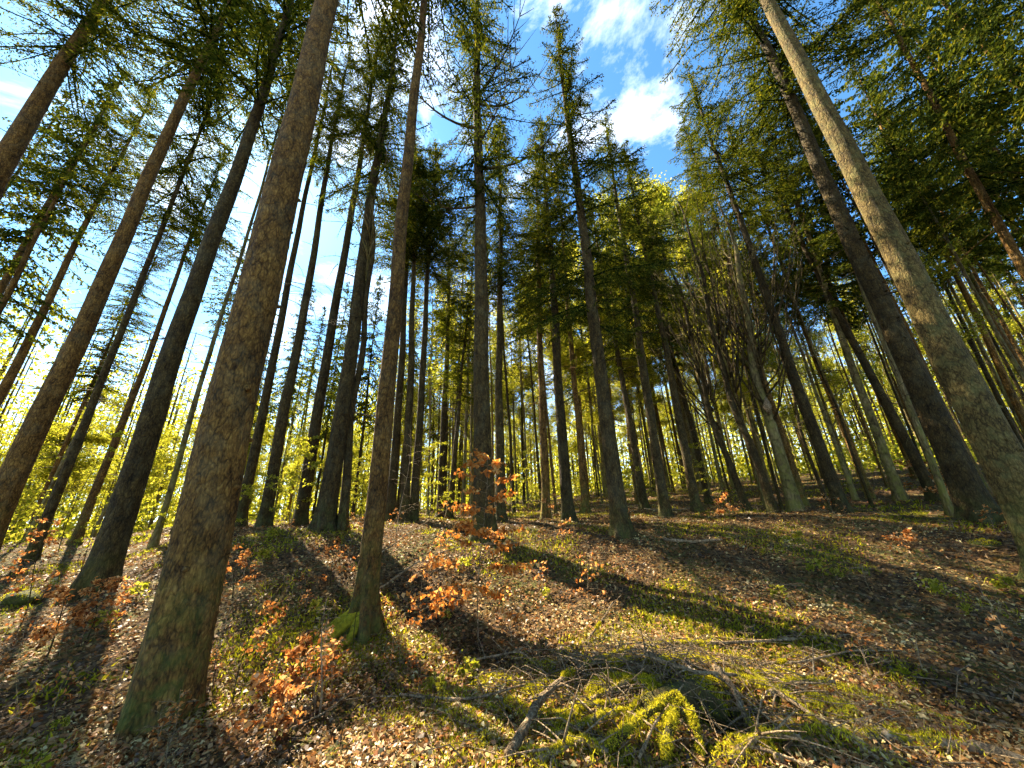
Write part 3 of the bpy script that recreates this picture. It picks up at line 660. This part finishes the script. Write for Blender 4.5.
def moss_cover():
    mb = MB(); mg = MB()
    for n, a, b, L in ((120000, 1.2, 6, .035), (110000, 5, 16, .06), (30000, 14, 30, .12)):
        x, y = scatter(n, a, b); k = patch_noise(x, y)+RNG.normal(size=n)*.35+2.3*np.exp(-((x-.9)**2/2.6+(y-3.6)**2/1.1))+.8*np.exp(-((x+.5)**2/2+(y-4.2)**2/2)) > .75; x = x[k]; y = y[k]; m = len(x)
        z = terr(x, y)+.012
        D = RNG.normal(size=(m, 3))*.7+[0, 0, .8]; N = rnd_dirs(m)
        mb.leaves(np.stack([x, y, z], 1), D, N, RNG.uniform(.6, 1.5, m)*L, L*.35, back=.1)
    tag(obj('ground_moss', mb.mesh('ground_moss', M['grass'], False)), 'yellow green moss and low grass in patches on the forest floor', 'moss', kind='stuff')
    hb = MB(); n = 52000; x = RNG.normal(1.25, .95, n); y = RNG.normal(3.75, .48, n)
    cush = np.sin(x*9+2*np.sin(y*7))+np.sin(y*11+2*np.sin(x*6))+.7*np.sin(x*23)*np.sin(y*21); k = cush+RNG.normal(size=n)*.3 > .35; x = x[k]; y = y[k]; m = len(x)
    z = terr(x, y)+.02+.03*np.clip(cush[k], 0, 1.5)
    hb.leaves(np.stack([x, y, z], 1), RNG.normal(size=(m, 3))*.7+[0, 0, .8], rnd_dirs(m), RNG.uniform(.015, .045, m), .008, back=.3)
    tag(obj('moss_cushions', hb.mesh('moss_cushions', M['fuzz'], False)), 'bright yellow green moss cushions around the old stump and its branches', 'moss', kind='stuff')
    n = 9000; x, y = scatter(n, 1.6, 12); k = np.sin(x*2+1)+np.sin(y*1.6+x)+RNG.normal(size=n)*.6 > .9; x = x[k]; y = y[k]; m = len(x)
    D = RNG.normal(size=(m, 3))*.55+[0, 0, 1]
    mg.leaves(np.stack([x, y, terr(x, y)], 1), D, rnd_dirs(m), RNG.uniform(.08, .22, m), .005, back=0)
    tag(obj('dry_grass', mg.mesh('dry_grass', M['drygrass'], False)), 'thin pale dry grass blades sticking out of the leaves', 'dry grass', kind='stuff')
moss_cover()
def twigs():
    mb = MB(); n = 1500; x, y = scatter(n, 1.5, 16, power=.9)
    c = np.exp(-((x-1.3)**2+(y-3.7)**2)/2.5)
    L = RNG.uniform(.08, .55, n); a = RNG.uniform(0, 6.283, n); z = terr(x, y)+.03+.05*RNG.random(n)
    xs, ys = RNG.normal(1.3, 1.0, 420), RNG.normal(3.7, .6, 420)
    x = np.concatenate([x, xs]); y = np.concatenate([y, ys]); L = np.concatenate([L, RNG.uniform(.15, .6, 420)]); a = np.concatenate([a, RNG.uniform(0, 6.283, 420)])
    z = terr(x, y)+.02+.07*RNG.random(len(x)); m = len(x)
    el = RNG.normal(size=m)*.13; A = np.stack([x, y, z], 1); B = A+np.stack([np.cos(a), np.sin(a), el], 1)*L[:, None]*.5
    a2 = a+RNG.normal(size=m)*.4; C_ = B+np.stack([np.cos(a2), np.sin(a2), el*.3], 1)*L[:, None]*.5
    q = 260; tx = RNG.normal(1.3, .85, q); ty = RNG.normal(3.75, .42, q); ta = RNG.normal(2.6, .7, q); tl = RNG.uniform(.25, .8, q); tz = terr(tx, ty)
    p0 = np.stack([tx, ty, tz], 1); tt = RNG.uniform(.05, .22, q); dv = np.stack([np.cos(ta), np.sin(ta), 0*ta], 1)*tl[:, None]; up = np.array([[0, 0, 1.]])
    p1 = p0+dv*.35+up*tt[:, None]; p2 = p0+dv*.7+up*(tt*1.0)[:, None]; p3 = p0+dv+up*(tt*RNG.uniform(-.2, 1.2, q))[:, None]; tr = RNG.uniform(.002, .006, q)
    mb.prisms(p0, p1, tr, tr*.9); mb.prisms(p1, p2, tr*.9, tr*.7); mb.prisms(p2, p3, tr*.7, tr*.4)
    r = RNG.uniform(.002, .006, m); mb.prisms(A, B, r, r*.8); mb.prisms(B, C_, r*.8, r*.4)
    tag(obj('fallen_twigs', mb.mesh('fallen_twigs', M['stick'])), 'small dead twigs strewn over the leaf litter', 'twigs', kind='stuff')
twigs()

# ------------------------------------------------------------------ fallen branches and logs
def smooth_path(P, n=24):
    P = np.array(P); t = np.linspace(0, 1, len(P)); tt = np.linspace(0, 1, n)
    Q = np.stack([np.interp(tt, t, P[:, i]) for i in range(3)], 1)
    for _ in range(3): Q[1:-1] = (Q[:-2]+2*Q[1:-1]+Q[2:])/4
    return Q
def moss_sleeve(Q, r, parent, seed, a=0., b=1., n=1600, th=1.0):
    rs = np.random.default_rng(seed); m = len(Q); i0 = int(a*(m-1)); i1 = max(i0+2, int(b*(m-1))+1)
    S = Q[i0:i1]+[0, 0, .18]*np.array([[0, 0, 1]])*np.max(r)*1.; rr = np.broadcast_to(r, (m,))[i0:i1]*1.12*th
    mb = MB(); env = np.sin(np.linspace(.25, math.pi-.25, len(S)))**.4
    nz = rs.normal(size=(len(S), 12))
    lump = 1+.30*np.sin(np.arange(len(S))*1.3+seed)+.15*np.sin(np.arange(len(S))*2.9+seed*3)
    mb.tube(S, rr*env*lump*.72, 10, lambda Pp, th_: 1+.15*nz[:, :10])
    o = obj('moss', mb.mesh('moss', M['moss'], True), parent); mb = MB(); n = int(n*2.4)
    u = rs.random(n)*(len(S)-1); k = u.astype(int); f_ = (u-k)[:, None]; k2 = np.minimum(k+1, len(S)-1)
    c = S[k]*(1-f_)+S[k2]*f_; v = rnd_dirs(n); v[:, 2] = v[:, 2]*.9+.15; R2 = (rr*env*lump)[k]
    patchy = np.sin(c[:, 0]*47+seed)+np.sin(c[:, 1]*53)+np.sin(c[:, 2]*61)+rs.normal(size=n)*.6 > -.9
    c = c+v*(R2*rs.uniform(.6, 1.25, n))[:, None]
    mb.leaves(c[patchy], (v+rs.normal(size=(n, 3))*.7)[patchy], rnd_dirs(n)[patchy], rs.uniform(.010, .030, n)[patchy], .0055, back=.3)
    obj('moss_fuzz', mb.mesh('moss_fuzz', M['fuzz'], False), parent); return o
def fallen(name, cat, pix, r0, r1, label, h=(), moss=None, mat='stick', side=0, seed=0, group=None):
    rs = np.random.default_rng(seed+50)
    hs = list(h) or [r0]*len(pix); P = [gp(px, py, 0)+np.array([0, 0, hh]) for (px, py), hh in zip(pix, hs)]
    # points given with a height are where the branch passes over that ground point
    Q = smooth_path(P, 28); rr = np.linspace(r0, r1, 28); nz = 1+.06*rs.normal(size=(28, 10))
    e = bpy.data.objects.new(name, None); COL.objects.link(e); e.location = P[0]; tag(e, label, cat, group)
    Q = Q+np.cumsum(rs.normal(size=Q.shape), 0)*r0*.13-np.linspace(0, 1, 28)[:, None]*np.sum(rs.normal(size=(1, 3)))*0; rr = rr*(1+.12*rs.normal(size=28))
    Q = Q-P[0]; mb = MB(); mb.tube(Q, rr, 10, lambda a, b: nz)
    for j in range(side*2+2):
        i = rs.integers(3, 26); v = rs.normal(size=3); v[2] = abs(v[2])*.5; v /= np.linalg.norm(v); L = rs.uniform(.08, .5)
        pts = [Q[i]+v*L*t+np.array([0, 0, -.12*L*t*t]) for t in np.linspace(0, 1, 5)]
        mb.tube(pts, np.linspace(rr[i]*.45, .002, 5), 5)
    obj('stem', mb.mesh('stem', M[mat]), e)
    if moss:
        for q, (a, b) in enumerate(moss): moss_sleeve(Q, rr, e, seed*7+q, a, b)
    return e
FB = 'fallen_branch'
fallen(FB, 'branch', [(508, 766), (540, 720), (570, 690), (600, 664)], .034, .022, 'thick pale brown fallen branch slanting up from the bottom edge left of the mossy roots', (.05, .10, .13, .12), [(.62, .75)], seed=1, side=2)
fallen(FB, 'branch', [(560, 690), (600, 668), (650, 650), (710, 648), (790, 642), (845, 636)], .026, .012, 'long moss covered branch lying across behind the root heap', (.06, .10, .10, .07, .05, .05), [(.1, .34), (.4, .62)], seed=2, side=8)
fallen(FB, 'branch', [(585, 648), (600, 634), (614, 620)], .013, .007, 'short pale stick poking up behind the root heap', (.04, .12, .22), [(.35, .55)], seed=3)
fallen(FB, 'branch', [(718, 684), (738, 712), (752, 742), (778, 768)], .026, .019, 'grey branch with a yellow mossy end dropping over the dark hollow', (.13, .18, .13, .05), [(.62, 1)], seed=4, side=2)
fallen(FB, 'branch', [(465, 665), (520, 660), (550, 680)], .012, .007, 'thin curved dark branch left of the thick pale brown branch', (.03, .09, .04), seed=5, side=5)
fallen(FB, 'branch', [(400, 700), (470, 708), (530, 690), (575, 672)], .012, .005, 'thin stick running left across the litter from the thick pale branch', (.04, .05, .05, .06), seed=6, side=4)
fallen(FB, 'branch', [(664, 541), (690, 543), (722, 543)], .03, .024, 'straight pale grey log lying on the shaded slope', seed=7)
fallen(FB, 'branch', [(760, 668), (800, 672), (850, 660), (900, 655)], .014, .006, 'forked thin branch on the right of the root heap', (.04, .08, .08, .04), [(.15, .25)], seed=8, side=4)
fallen(FB, 'branch', [(780, 700), (830, 735), (880, 768)], .012, .008, 'straight thin reddish stick pointing to the bottom right', (.05, .05, .04), seed=9)
fallen('fallen_log', 'log', [(865, 742), (920, 745), (975, 752), (1040, 768)], .038, .045, 'moss topped log along the bottom right edge', (.02, .02, .02, .02), [(0, .45)], seed=10)
fallen(FB, 'branch', [(640, 655), (660, 680), (700, 694), (740, 690)], .020, .012, 'curved reddish brown branch on top of the root heap', (.10, .13, .14, .10), seed=11, side=4)
fallen(FB, 'branch', [(640, 768), (660, 742), (690, 715)], .010, .006, 'thin straight twig leaning on the mossy roots', (.05, .12, .2), seed=12)
fallen(FB, 'branch', [(380, 592), (420, 570), (470, 556), (530, 552), (580, 532)], .016, .006, 'pale bent bough behind the bare orange brown trunk, reaching past the sapling', (.05, .18, .22, .14, .20), seed=13, side=10)
fallen(FB, 'branch', [(375, 565), (410, 548), (450, 525)], .012, .005, 'grey broken bough sticking out right of the orange brown trunk', (.15, .3, .45), seed=14, side=6)
fallen(FB, 'branch', [(855, 512), (905, 519), (960, 522), (1000, 520)], .05, .035, 'low dark rotten bough lying along the bank at right', seed=15, mat='dark', side=6)
fallen(FB, 'branch', [(720, 592), (760, 585), (800, 588)], .012, .006, 'thin brown stick on the sunny moss patch of the slope', seed=16, side=3)
fallen(FB, 'branch', [(600, 505), (660, 512), (700, 510)], .03, .02, 'thin log lying at the foot of the centre right spruces', seed=17)
fallen(FB, 'branch', [(200, 690), (240, 688), (300, 682)], .012, .005, 'dark stick lying right of the biggest left trunk', seed=18, side=3)
fallen(FB, 'branch', [(290, 735), (325, 722), (355, 700)], .009, .004, 'pale twig among the orange leaves at bottom left', (.04, .06, .08), seed=19)

for q, (pp, r, lab) in enumerate((([(556, 742), (600, 728), (640, 716)], .024, 'short moss coated branch left of the arching roots'), ([(592, 704), (630, 688), (668, 676)], .022, 'moss coated branch above the arching roots, under the long branch'),
        ([(770, 700), (800, 694), (838, 694)], .026, 'stubby mossy branch end right of the dark hollow'), ([(540, 768), (575, 758), (610, 764)], .026, 'mossy branch on the bottom edge between the thick pale branch and the roots'),
        ([(712, 664), (750, 682), (800, 712), (835, 748)], .018, 'long mossy stick curving down the right side of the root heap'), ([(730, 768), (760, 752), (800, 750)], .026, 'mossy branch below the dark hollow near the bottom edge'))):
    fallen(FB, 'branch', pp, r, r*.6, lab, [.03, .08, .05, .03][:len(pp)], [(0, .95)], seed=30+q, side=4)
# old root heap with mossy roots
def root_heap():
    c = gp(690, 735); e = bpy.data.objects.new('tree_stump', None); COL.objects.link(e); e.location = c
    tag(e, 'old rotten stump with bright yellow mossy roots arching over a dark hollow', 'stump')
    rs = np.random.default_rng(77)
    def PP(px, py, h): p = gp(px, py, 0)-c; p[2] += h; return p
    mb = MB()
    mb.tube([PP(628, 722, -.12), PP(650, 712, .0), PP(690, 706, .06), PP(715, 716, .02), PP(725, 725, -.15)], [.05, .12, .13, .10, .04], 14, lambda a, b: 1+.15*rs.normal(size=(5, 14)))
    obj('stump_wood', mb.mesh('stump_wood', M['dark']), e)
    fz = MB(); V = mb.V[0]; k = rs.integers(0, len(V)-2, 7000); k2 = np.clip(k+rs.integers(-15, 16, 7000), 0, len(V)-3); fc = V[k]+(V[k2]-V[k])*rs.random((7000, 1)); sel = (fc[:, 2] > -.02) & (np.sin(fc[:, 0]*31)+np.sin(fc[:, 1]*37+1)+rs.normal(size=7000)*.5 > -.1)
    fz.leaves(fc[sel]+rs.normal(size=(sel.sum(), 3))*.008+[0, 0, .006], rnd_dirs(sel.sum())+[0, 0, .8], rnd_dirs(sel.sum()), .024, .008); obj('moss_fuzz', fz.mesh('moss_fuzz', M['fuzz'], False), e)
    for q, (pp, r) in enumerate(((((590, 764, .0), (622, 750, .07), (655, 737, .15), (682, 727, .20)), .036), (((680, 727, .19), (694, 738, .16), (702, 754, .06), (700, 770, -.05)), .030), (((682, 727, .17), (676, 742, .13), (668, 756, .07), (664, 772, -.04)), .044),
                         (((566, 722, .0), (590, 715, .06), (618, 711, .05)), .022), (((622, 735, .03), (634, 724, .07), (640, 712, .07)), .026), (((745, 750, -.02), (770, 744, .04), (800, 746, -.02)), .028), (((775, 688, .0), (798, 685, .03), (822, 690, -.01)), .024))):
        Q = smooth_path([PP(*a) for a in pp], 16); rr = np.linspace(r, r*.8, 16)*.8
        m2 = MB(); m2.tube(Q, rr*.9, 8); ro = obj('root', m2.mesh('root', M['dark']), e)
        moss_sleeve(Q, rr, ro, 200+q, 0, 1, 2200, 1.0)
    return e
root_heap()
def boulder(px, py, s, label, moss=True):
    c = gp(px, py); rs = np.random.default_rng(int(px)); mb = MB()
    t = np.linspace(-1, 1, 19); P = [[0, 0, s*.6*a] for a in t]; f1 = rs.uniform(0, 6, 4)
    mb.tube(P, s*np.sqrt(np.clip(1.01-t*t, 0, 1)), 22, lambda Pp, th: 1+.22*np.sin(2*th[None]+f1[0]+Pp[:, 2:]*4/s)+.13*np.sin(5*th[None]+f1[1])*np.sin(Pp[:, 2:]*6/s+f1[2])+.04*rs.normal(size=(19, 22)))
    if moss:
        V = mb.V[0]; k = rs.integers(0, len(V), 2600); fc = V[k]+rs.normal(size=(2600, 3))*s*.07; sel = (fc[:, 2] > s*.12) & (np.sin(fc[:, 0]*9/s)+np.sin(fc[:, 1]*8/s)+rs.normal(size=2600)*.5 > -.3); fc = fc[sel]
        fz = MB(); fz.leaves(fc, rnd_dirs(len(fc))+[0, 0, .7], rnd_dirs(len(fc)), .03, .01)
    o = obj('mossy_stone', mb.mesh('mossy_stone', M['grey'])); o.location = c; tag(o, label, 'stone')
    if moss: tag(obj('moss', fz.mesh('moss', M['fuzz'], False), o), kind='stuff')
boulder(335, 655, .085, 'small mossy lump at the foot of the bare orange brown trunk')
boulder(985, 545, .16, 'low dark mossy boulder left of the foot of the biggest right hand trunk')
boulder(20, 600, .25, 'mossy boulder at the left edge between orange saplings')

# ------------------------------------------------------------------ saplings and bushes
def sapling(px, py, top, label, nl=260, lean=(0, 0), tiers=9, spread=.45, leaf=.058, bare=False, r=.009, mat='orange', start=.2, seed=0, name='beech_sapling'):
    rs = np.random.default_rng(seed+400); c = gp(px, py); d = math.hypot(c[0], c[1])
    up = np.array([0, 0, 1.]); H = height_at(c, up, *(proj(c+up*.01)[0], top)) if top else 1.
    H = max(.2, min(H, 4))
    e = bpy.data.objects.new(name, None); COL.objects.link(e); e.location = c; tag(e, label, 'sapling' if not bare else 'bare shrub')
    mb = MB(); lb = MB(); ph = rs.random(3)*6
    ax = lambda t: np.array([lean[0]*H*t*t+.03*H*math.sin(4*t+ph[0]), lean[1]*H*t*t+.03*H*math.sin(5*t+ph[1]), H*t])
    T = np.linspace(0, 1, 14); mb.tube([ax(t)-([0, 0, .05] if t == 0 else [0, 0, 0]) for t in T], np.linspace(r, r*.25, 14), 6)
    segs = []; 
    for i in range(tiers):
        t = start+(1-start)*(i+rs.random()*.6)/tiers; p = ax(min(t, 1)); nb = rs.integers(1, 4)
        for _ in range(nb):
            a = rs.uniform(0, 6.283); L = spread*H*(1.05-t*.75)*rs.uniform(.4, 1.0)*.6+.05
            o = np.array([math.cos(a), math.sin(a), rs.uniform(.15, .7)])
            pts = [p+o*L*s+np.array([0, 0, -.30*L*s*s])+rs.normal(size=3)*.01*L for s in np.linspace(0, 1, 6)]
            mb.tube(pts, np.linspace(r*.42, .0012, 6), 4)
            for q in (2, 3, 4):
                v = o*.5+rs.normal(size=3)*.5; v[2] *= .3; p2 = pts[q]+v*L*.35; mb.prisms([pts[q]], [p2], .0022, .001); segs.append((pts[q], p2))
            segs.append((pts[2], pts[4])); segs.append((pts[3], pts[5]))
    obj('stem', mb.mesh('stem', M['stick' if rs.random() < .5 else 'dark']), e)
    if not bare:
        nl = int(nl*1.6) if mat != 'spring' else nl
        S = np.array(segs); k = rs.integers(0, len(S), nl); u = rs.random(nl)[:, None]; c0 = S[k, 0]*(1-u)+S[k, 1]*u+rs.normal(size=(nl, 3))*.02+[0, 0, -.01]
        D = rs.normal(size=(nl, 3))*.7; D[:, 2] -= .35; N = rs.normal(size=(nl, 3))*.6+[0, -.2, .8]
        lb.leaves(c0, D, N, rs.uniform(.6, 1.2, nl)*leaf, rs.uniform(.3, .75, nl)*leaf, rs.random(nl), fold=.45)
        obj('foliage', lb.mesh('foliage', M[mat], False), e)
    return e
sapling(483, 645, 455, 'tall slim sapling with tiers of orange leaves in front of the central dark trunk', 1000, tiers=24, spread=.72, leaf=.080, mat='orange_backlit', r=.008, seed=1, start=.15)
sapling(265, 745, 672, 'low clump of bright orange leaves at the bottom, right of the biggest left trunk', 260, tiers=8, spread=1.2, seed=2, r=.006)
sapling(300, 700, 640, 'orange leaved sapling between the biggest left trunk and the dark bare stem', 150, tiers=7, spread=.9, seed=3, r=.006)
sapling(262, 672, 600, 'small orange leaved sapling close beside the right side of the biggest left trunk', 110, tiers=7, spread=.7, seed=4, r=.005)
sapling(45, 660, 590, 'bushy orange leaved sapling at the lower left edge', 300, tiers=8, spread=1.2, seed=5, leaf=.06)
sapling(85, 640, 580, 'orange leaved sapling between the left edge and the dark grey trunk', 240, tiers=8, spread=1.1, seed=6, leaf=.06)
sapling(15, 625, 520, 'taller thin sapling with reddish leaves touching the left edge', 160, tiers=9, spread=.6, seed=7)
sapling(330, 590, 540, 'faint reddish sapling behind and left of the mossy root', 120, tiers=7, spread=.8, seed=8)
sapling(230, 600, 545, 'reddish sapling just behind the right side of the biggest left trunk', 150, tiers=7, spread=.8, seed=9)
sapling(420, 640, 560, 'small sapling with few orange leaves right of the orange brown trunk', 60, tiers=6, spread=.8, seed=10, r=.004)
sapling(555, 560, 490, 'slim orange leaved sapling right of the central sapling', 110, tiers=8, spread=.7, seed=11, r=.006)
sapling(590, 600, 548, 'low sapling with red leaves on the shaded slope', 60, tiers=6, spread=.9, seed=12, r=.005)
sapling(925, 500, 455, 'reddish leaved bush at the foot of the big dark right trunk', 260, tiers=8, spread=1.3, seed=13, leaf=.09)
sapling(960, 510, 470, 'brown leaved bush left of the foot of the biggest right hand trunk', 260, tiers=8, spread=1.2, seed=14, leaf=.08)
sapling(905, 545, 530, 'low clump of bright orange leaves on the shaded bank at right', 120, tiers=5, spread=2.0, seed=15, leaf=.07)
sapling(730, 520, 490, 'small brownish bush at the foot of the slim spruces right of centre', 130, tiers=6, spread=1.1, seed=16, leaf=.08)
sapling(120, 530, 500, 'reddish bush left of the dark grey trunk near the valley edge', 200, tiers=7, spread=1.2, seed=17, leaf=.09)
sapling(620, 585, 560, 'tiny red leaved seedling on the dark slope', 40, tiers=4, spread=1.2, seed=18, r=.004)
B = dict(bare=True, name='bare_shrub')
sapling(314, 722, 600, 'dark bare upright stem at the bottom between the two left foreground trunks', tiers=5, spread=.25, r=.011, seed=21, **B)
sapling(236, 705, 600, 'thin forked bare stem right beside the biggest left trunk', tiers=7, spread=.5, r=.007, seed=22, **B)
sapling(215, 690, 560, 'fine bare stem touching the right side of the biggest left trunk', tiers=7, spread=.4, r=.006, seed=23, **B)
sapling(340, 752, 715, 'short bare shoot at the bottom left of centre', tiers=4, spread=.6, r=.006, seed=24, **B)
sapling(290, 660, 590, 'pale bare shoot between orange saplings', tiers=5, spread=.4, r=.004, seed=25, **B)
sapling(352, 655, 545, 'thin bare stem rising in front of the orange brown trunk', tiers=8, spread=.5, r=.006, seed=26, lean=(.2, 0), **B)
sapling(870, 590, 558, 'small dark forked bare shrub on the sunny patch of the slope', tiers=6, spread=1.1, r=.007, seed=27, **B)
sapling(985, 600, 520, 'dark bare shrub near the right edge', tiers=8, spread=.7, r=.007, seed=28, **B)
sapling(70, 600, 480, 'leafless shrub in front of the slim trunks at left', tiers=9, spread=.6, r=.008, seed=29, **B)
sapling(400, 545, 430, 'bare whippy shrub right behind the orange brown trunk', tiers=9, spread=.5, r=.008, seed=30, **B)
sapling(505, 560, 400, 'bare pale sapling leaning right of the central dark trunk', tiers=9, spread=.35, r=.009, seed=31, lean=(.1, 0), **B)
sapling(590, 520, 455, 'bare twiggy shrub left of the tall centre right spruce', tiers=9, spread=.9, r=.008, seed=32, **B)
sapling(160, 720, 640, 'fine dead twigs standing before the flare of the biggest left trunk', tiers=8, spread=.8, r=.004, seed=33, **B)
def copy_small(src, x, y, sc_, label, group, cat):
    e = src.copy(); COL.objects.link(e); e.location = (x, y, T1(x, y)); e.rotation_euler = (0, 0, random.uniform(0, 6.28)); e.scale = (sc_,)*3; tag(e, label, cat, group)
    for ch in [o for o in COL.objects if o.parent == src]:
        c = ch.copy(); COL.objects.link(c); c.parent = e
UG = (('small seedling with withered orange leaves, one of many dotted over the slope', 'withered leaved seedlings on the slope', 'sapling'),
      ('low leafless twiggy shoot, one of many dotted over the forest floor', 'leafless shoots on the forest floor', 'bare shrub'),
      ('low fresh green seedling, one of many dotted over the forest floor', 'green seedlings on the forest floor', 'sapling'))
src = [sapling(540, 590, 562, UG[0][0], 34, tiers=5, spread=1.1, seed=91, r=.005, leaf=.05), sapling(700, 600, 575, UG[1][0], tiers=6, spread=.9, seed=92, r=.004, bare=True, name='bare_shrub'),
       sapling(780, 600, 585, UG[2][0], 90, tiers=5, spread=1.3, seed=93, r=.003, mat='spring', name='green_seedling', leaf=.05)]
for q, (nq, dm) in enumerate(((34, 15), (60, 13), (26, 12))):
    src[q]['group'] = UG[q][1]
    for _ in range(nq):
        a = R_(random.uniform(-60, 58)); d = 4+(dm-4)*random.random()
        copy_small(src[q], d*math.sin(a), d*math.cos(a), random.uniform(.5, 1.4), *UG[q])
for q in (0, 0, 1):
    for _ in range(22):
        a = R_(random.uniform(-58, -10)); d = random.uniform(4.0, 9.5)
        copy_small(src[q], d*math.sin(a), d*math.cos(a), random.uniform(.5, 1.15)*(.6+.07*d)*.9, *UG[q])
GS = dict(mat='spring', name='leafy_shrub', leaf=.07)
for i, (px, py, top, lab) in enumerate(((150, 545, 440, 'yellow green leafy shrub between the slim left trunks'), (60, 552, 430, 'bright yellow green shrub at the far left valley edge'), (290, 528, 430, 'light green leafy shrub right behind the biggest left trunk'),
        (430, 520, 440, 'pale green shrub in the bright gap left of the central trunk'), (700, 508, 440, 'green shrub between slim trunks right of centre'), (530, 515, 450, 'green shrub right of the central trunk in the distance'), (875, 485, 400, 'fresh green bush beside the yellow lit mossy trunk'),
        (640, 510, 440, 'fresh green bush behind the tall centre right spruce'), (210, 540, 450, 'yellow green bush just left of the biggest trunk'), (360, 522, 450, 'sparse yellow green bush left of the orange brown trunk'), (800, 500, 430, 'sparse green bush behind the crooked mossy tree'))):
    sapling(px, py, top, lab, 1500, tiers=16, spread=.9, seed=60+i, r=.012, start=.05, **GS)

# ------------------------------------------------------------------ sky and sun
sunray = ray(238, 140); sunray = sunray/np.linalg.norm(sunray)
SEL = math.asin(sunray[2]); SAZ = math.atan2(sunray[0], sunray[1])
W = bpy.data.worlds.new('World'); bpy.context.scene.world = W; W.use_nodes = True
nt = W.node_tree; L = nt.links
for nn in list(nt.nodes): nt.nodes.remove(nn)
sky = nt.nodes.new('ShaderNodeTexSky'); sky.sky_type = 'NISHITA'; sky.sun_disc = False; sky.sun_elevation = SEL; sky.sun_rotation = SAZ
sky.air_density = 1.0; sky.dust_density = 0.3; sky.ozone_density = 2.5
tc = nt.nodes.new('ShaderNodeTexCoord'); vec = tc.outputs['Generated']
mp = mapping(nt, vec, (1, 1, 1.8))
cl = ramp(nt, noise(nt, mp, 2.6, 9, 0.62, 0.3), [(0.53, (0, 0, 0)), (0.70, (1, 1, 1))])
sepz = nt.nodes.new('ShaderNodeSeparateXYZ'); L.new(vec, sepz.inputs[0])
low = math_(nt, 'SUBTRACT', 1.0, math_(nt, 'MULTIPLY', sepz.outputs['Z'], 2.6), True)
cf = math_(nt, 'MAXIMUM', math_(nt, 'MULTIPLY', cl, 0.9), math_(nt, 'MULTIPLY', low, 0.55), True)
tint = mixc(nt, 1.0, sky.outputs[0], (0.62, 1.04, 1.18), 'MULTIPLY')
col = mixc(nt, cf, tint, (9.0, 9.6, 10.2))
bg = nt.nodes.new('ShaderNodeBackground'); bg.inputs[1].default_value = 0.06; L.new(col, bg.inputs[0])
wo = nt.nodes.new('ShaderNodeOutputWorld'); L.new(bg.outputs[0], wo.inputs[0])
sd = bpy.data.lights.new('sun', 'SUN'); sd.energy = 5.0; sd.angle = R_(0.53); sd.color = (1.0, 0.88, 0.66)
so = bpy.data.objects.new('sun', sd); COL.objects.link(so); so.rotation_euler = Vector(sunray).to_track_quat('Z', 'Y').to_euler(); so.location = (0, 0, 30)

cam = bpy.data.cameras.new('camera'); co = bpy.data.objects.new('camera', cam); COL.objects.link(co)
cam.sensor_width = 36; cam.lens = 36*FPX/1024; cam.clip_start = 0.05; cam.clip_end = 2000
co.matrix_world = Matrix(((CR[0], CU[0], -CF[0], CP[0]), (CR[1], CU[1], -CF[1], CP[1]), (CR[2], CU[2], -CF[2], CP[2]), (0, 0, 0, 1)))
sc = bpy.context.scene; sc.camera = co
sc.render.engine = 'CYCLES'; cy = sc.cycles
cy.max_bounces = 5; cy.diffuse_bounces = 3; cy.glossy_bounces = 2; cy.transmission_bounces = 4; cy.transparent_max_bounces = 4
cy.use_adaptive_sampling = True; cy.adaptive_threshold = 0.04; cy.caustics_reflective = False; cy.caustics_refractive = False; cy.use_denoising = True; cy.sample_clamp_indirect = 8
sc.view_settings.view_transform = 'Standard'; sc.view_settings.look = 'None'; sc.view_settings.exposure = 2.45; sc.view_settings.gamma = 1
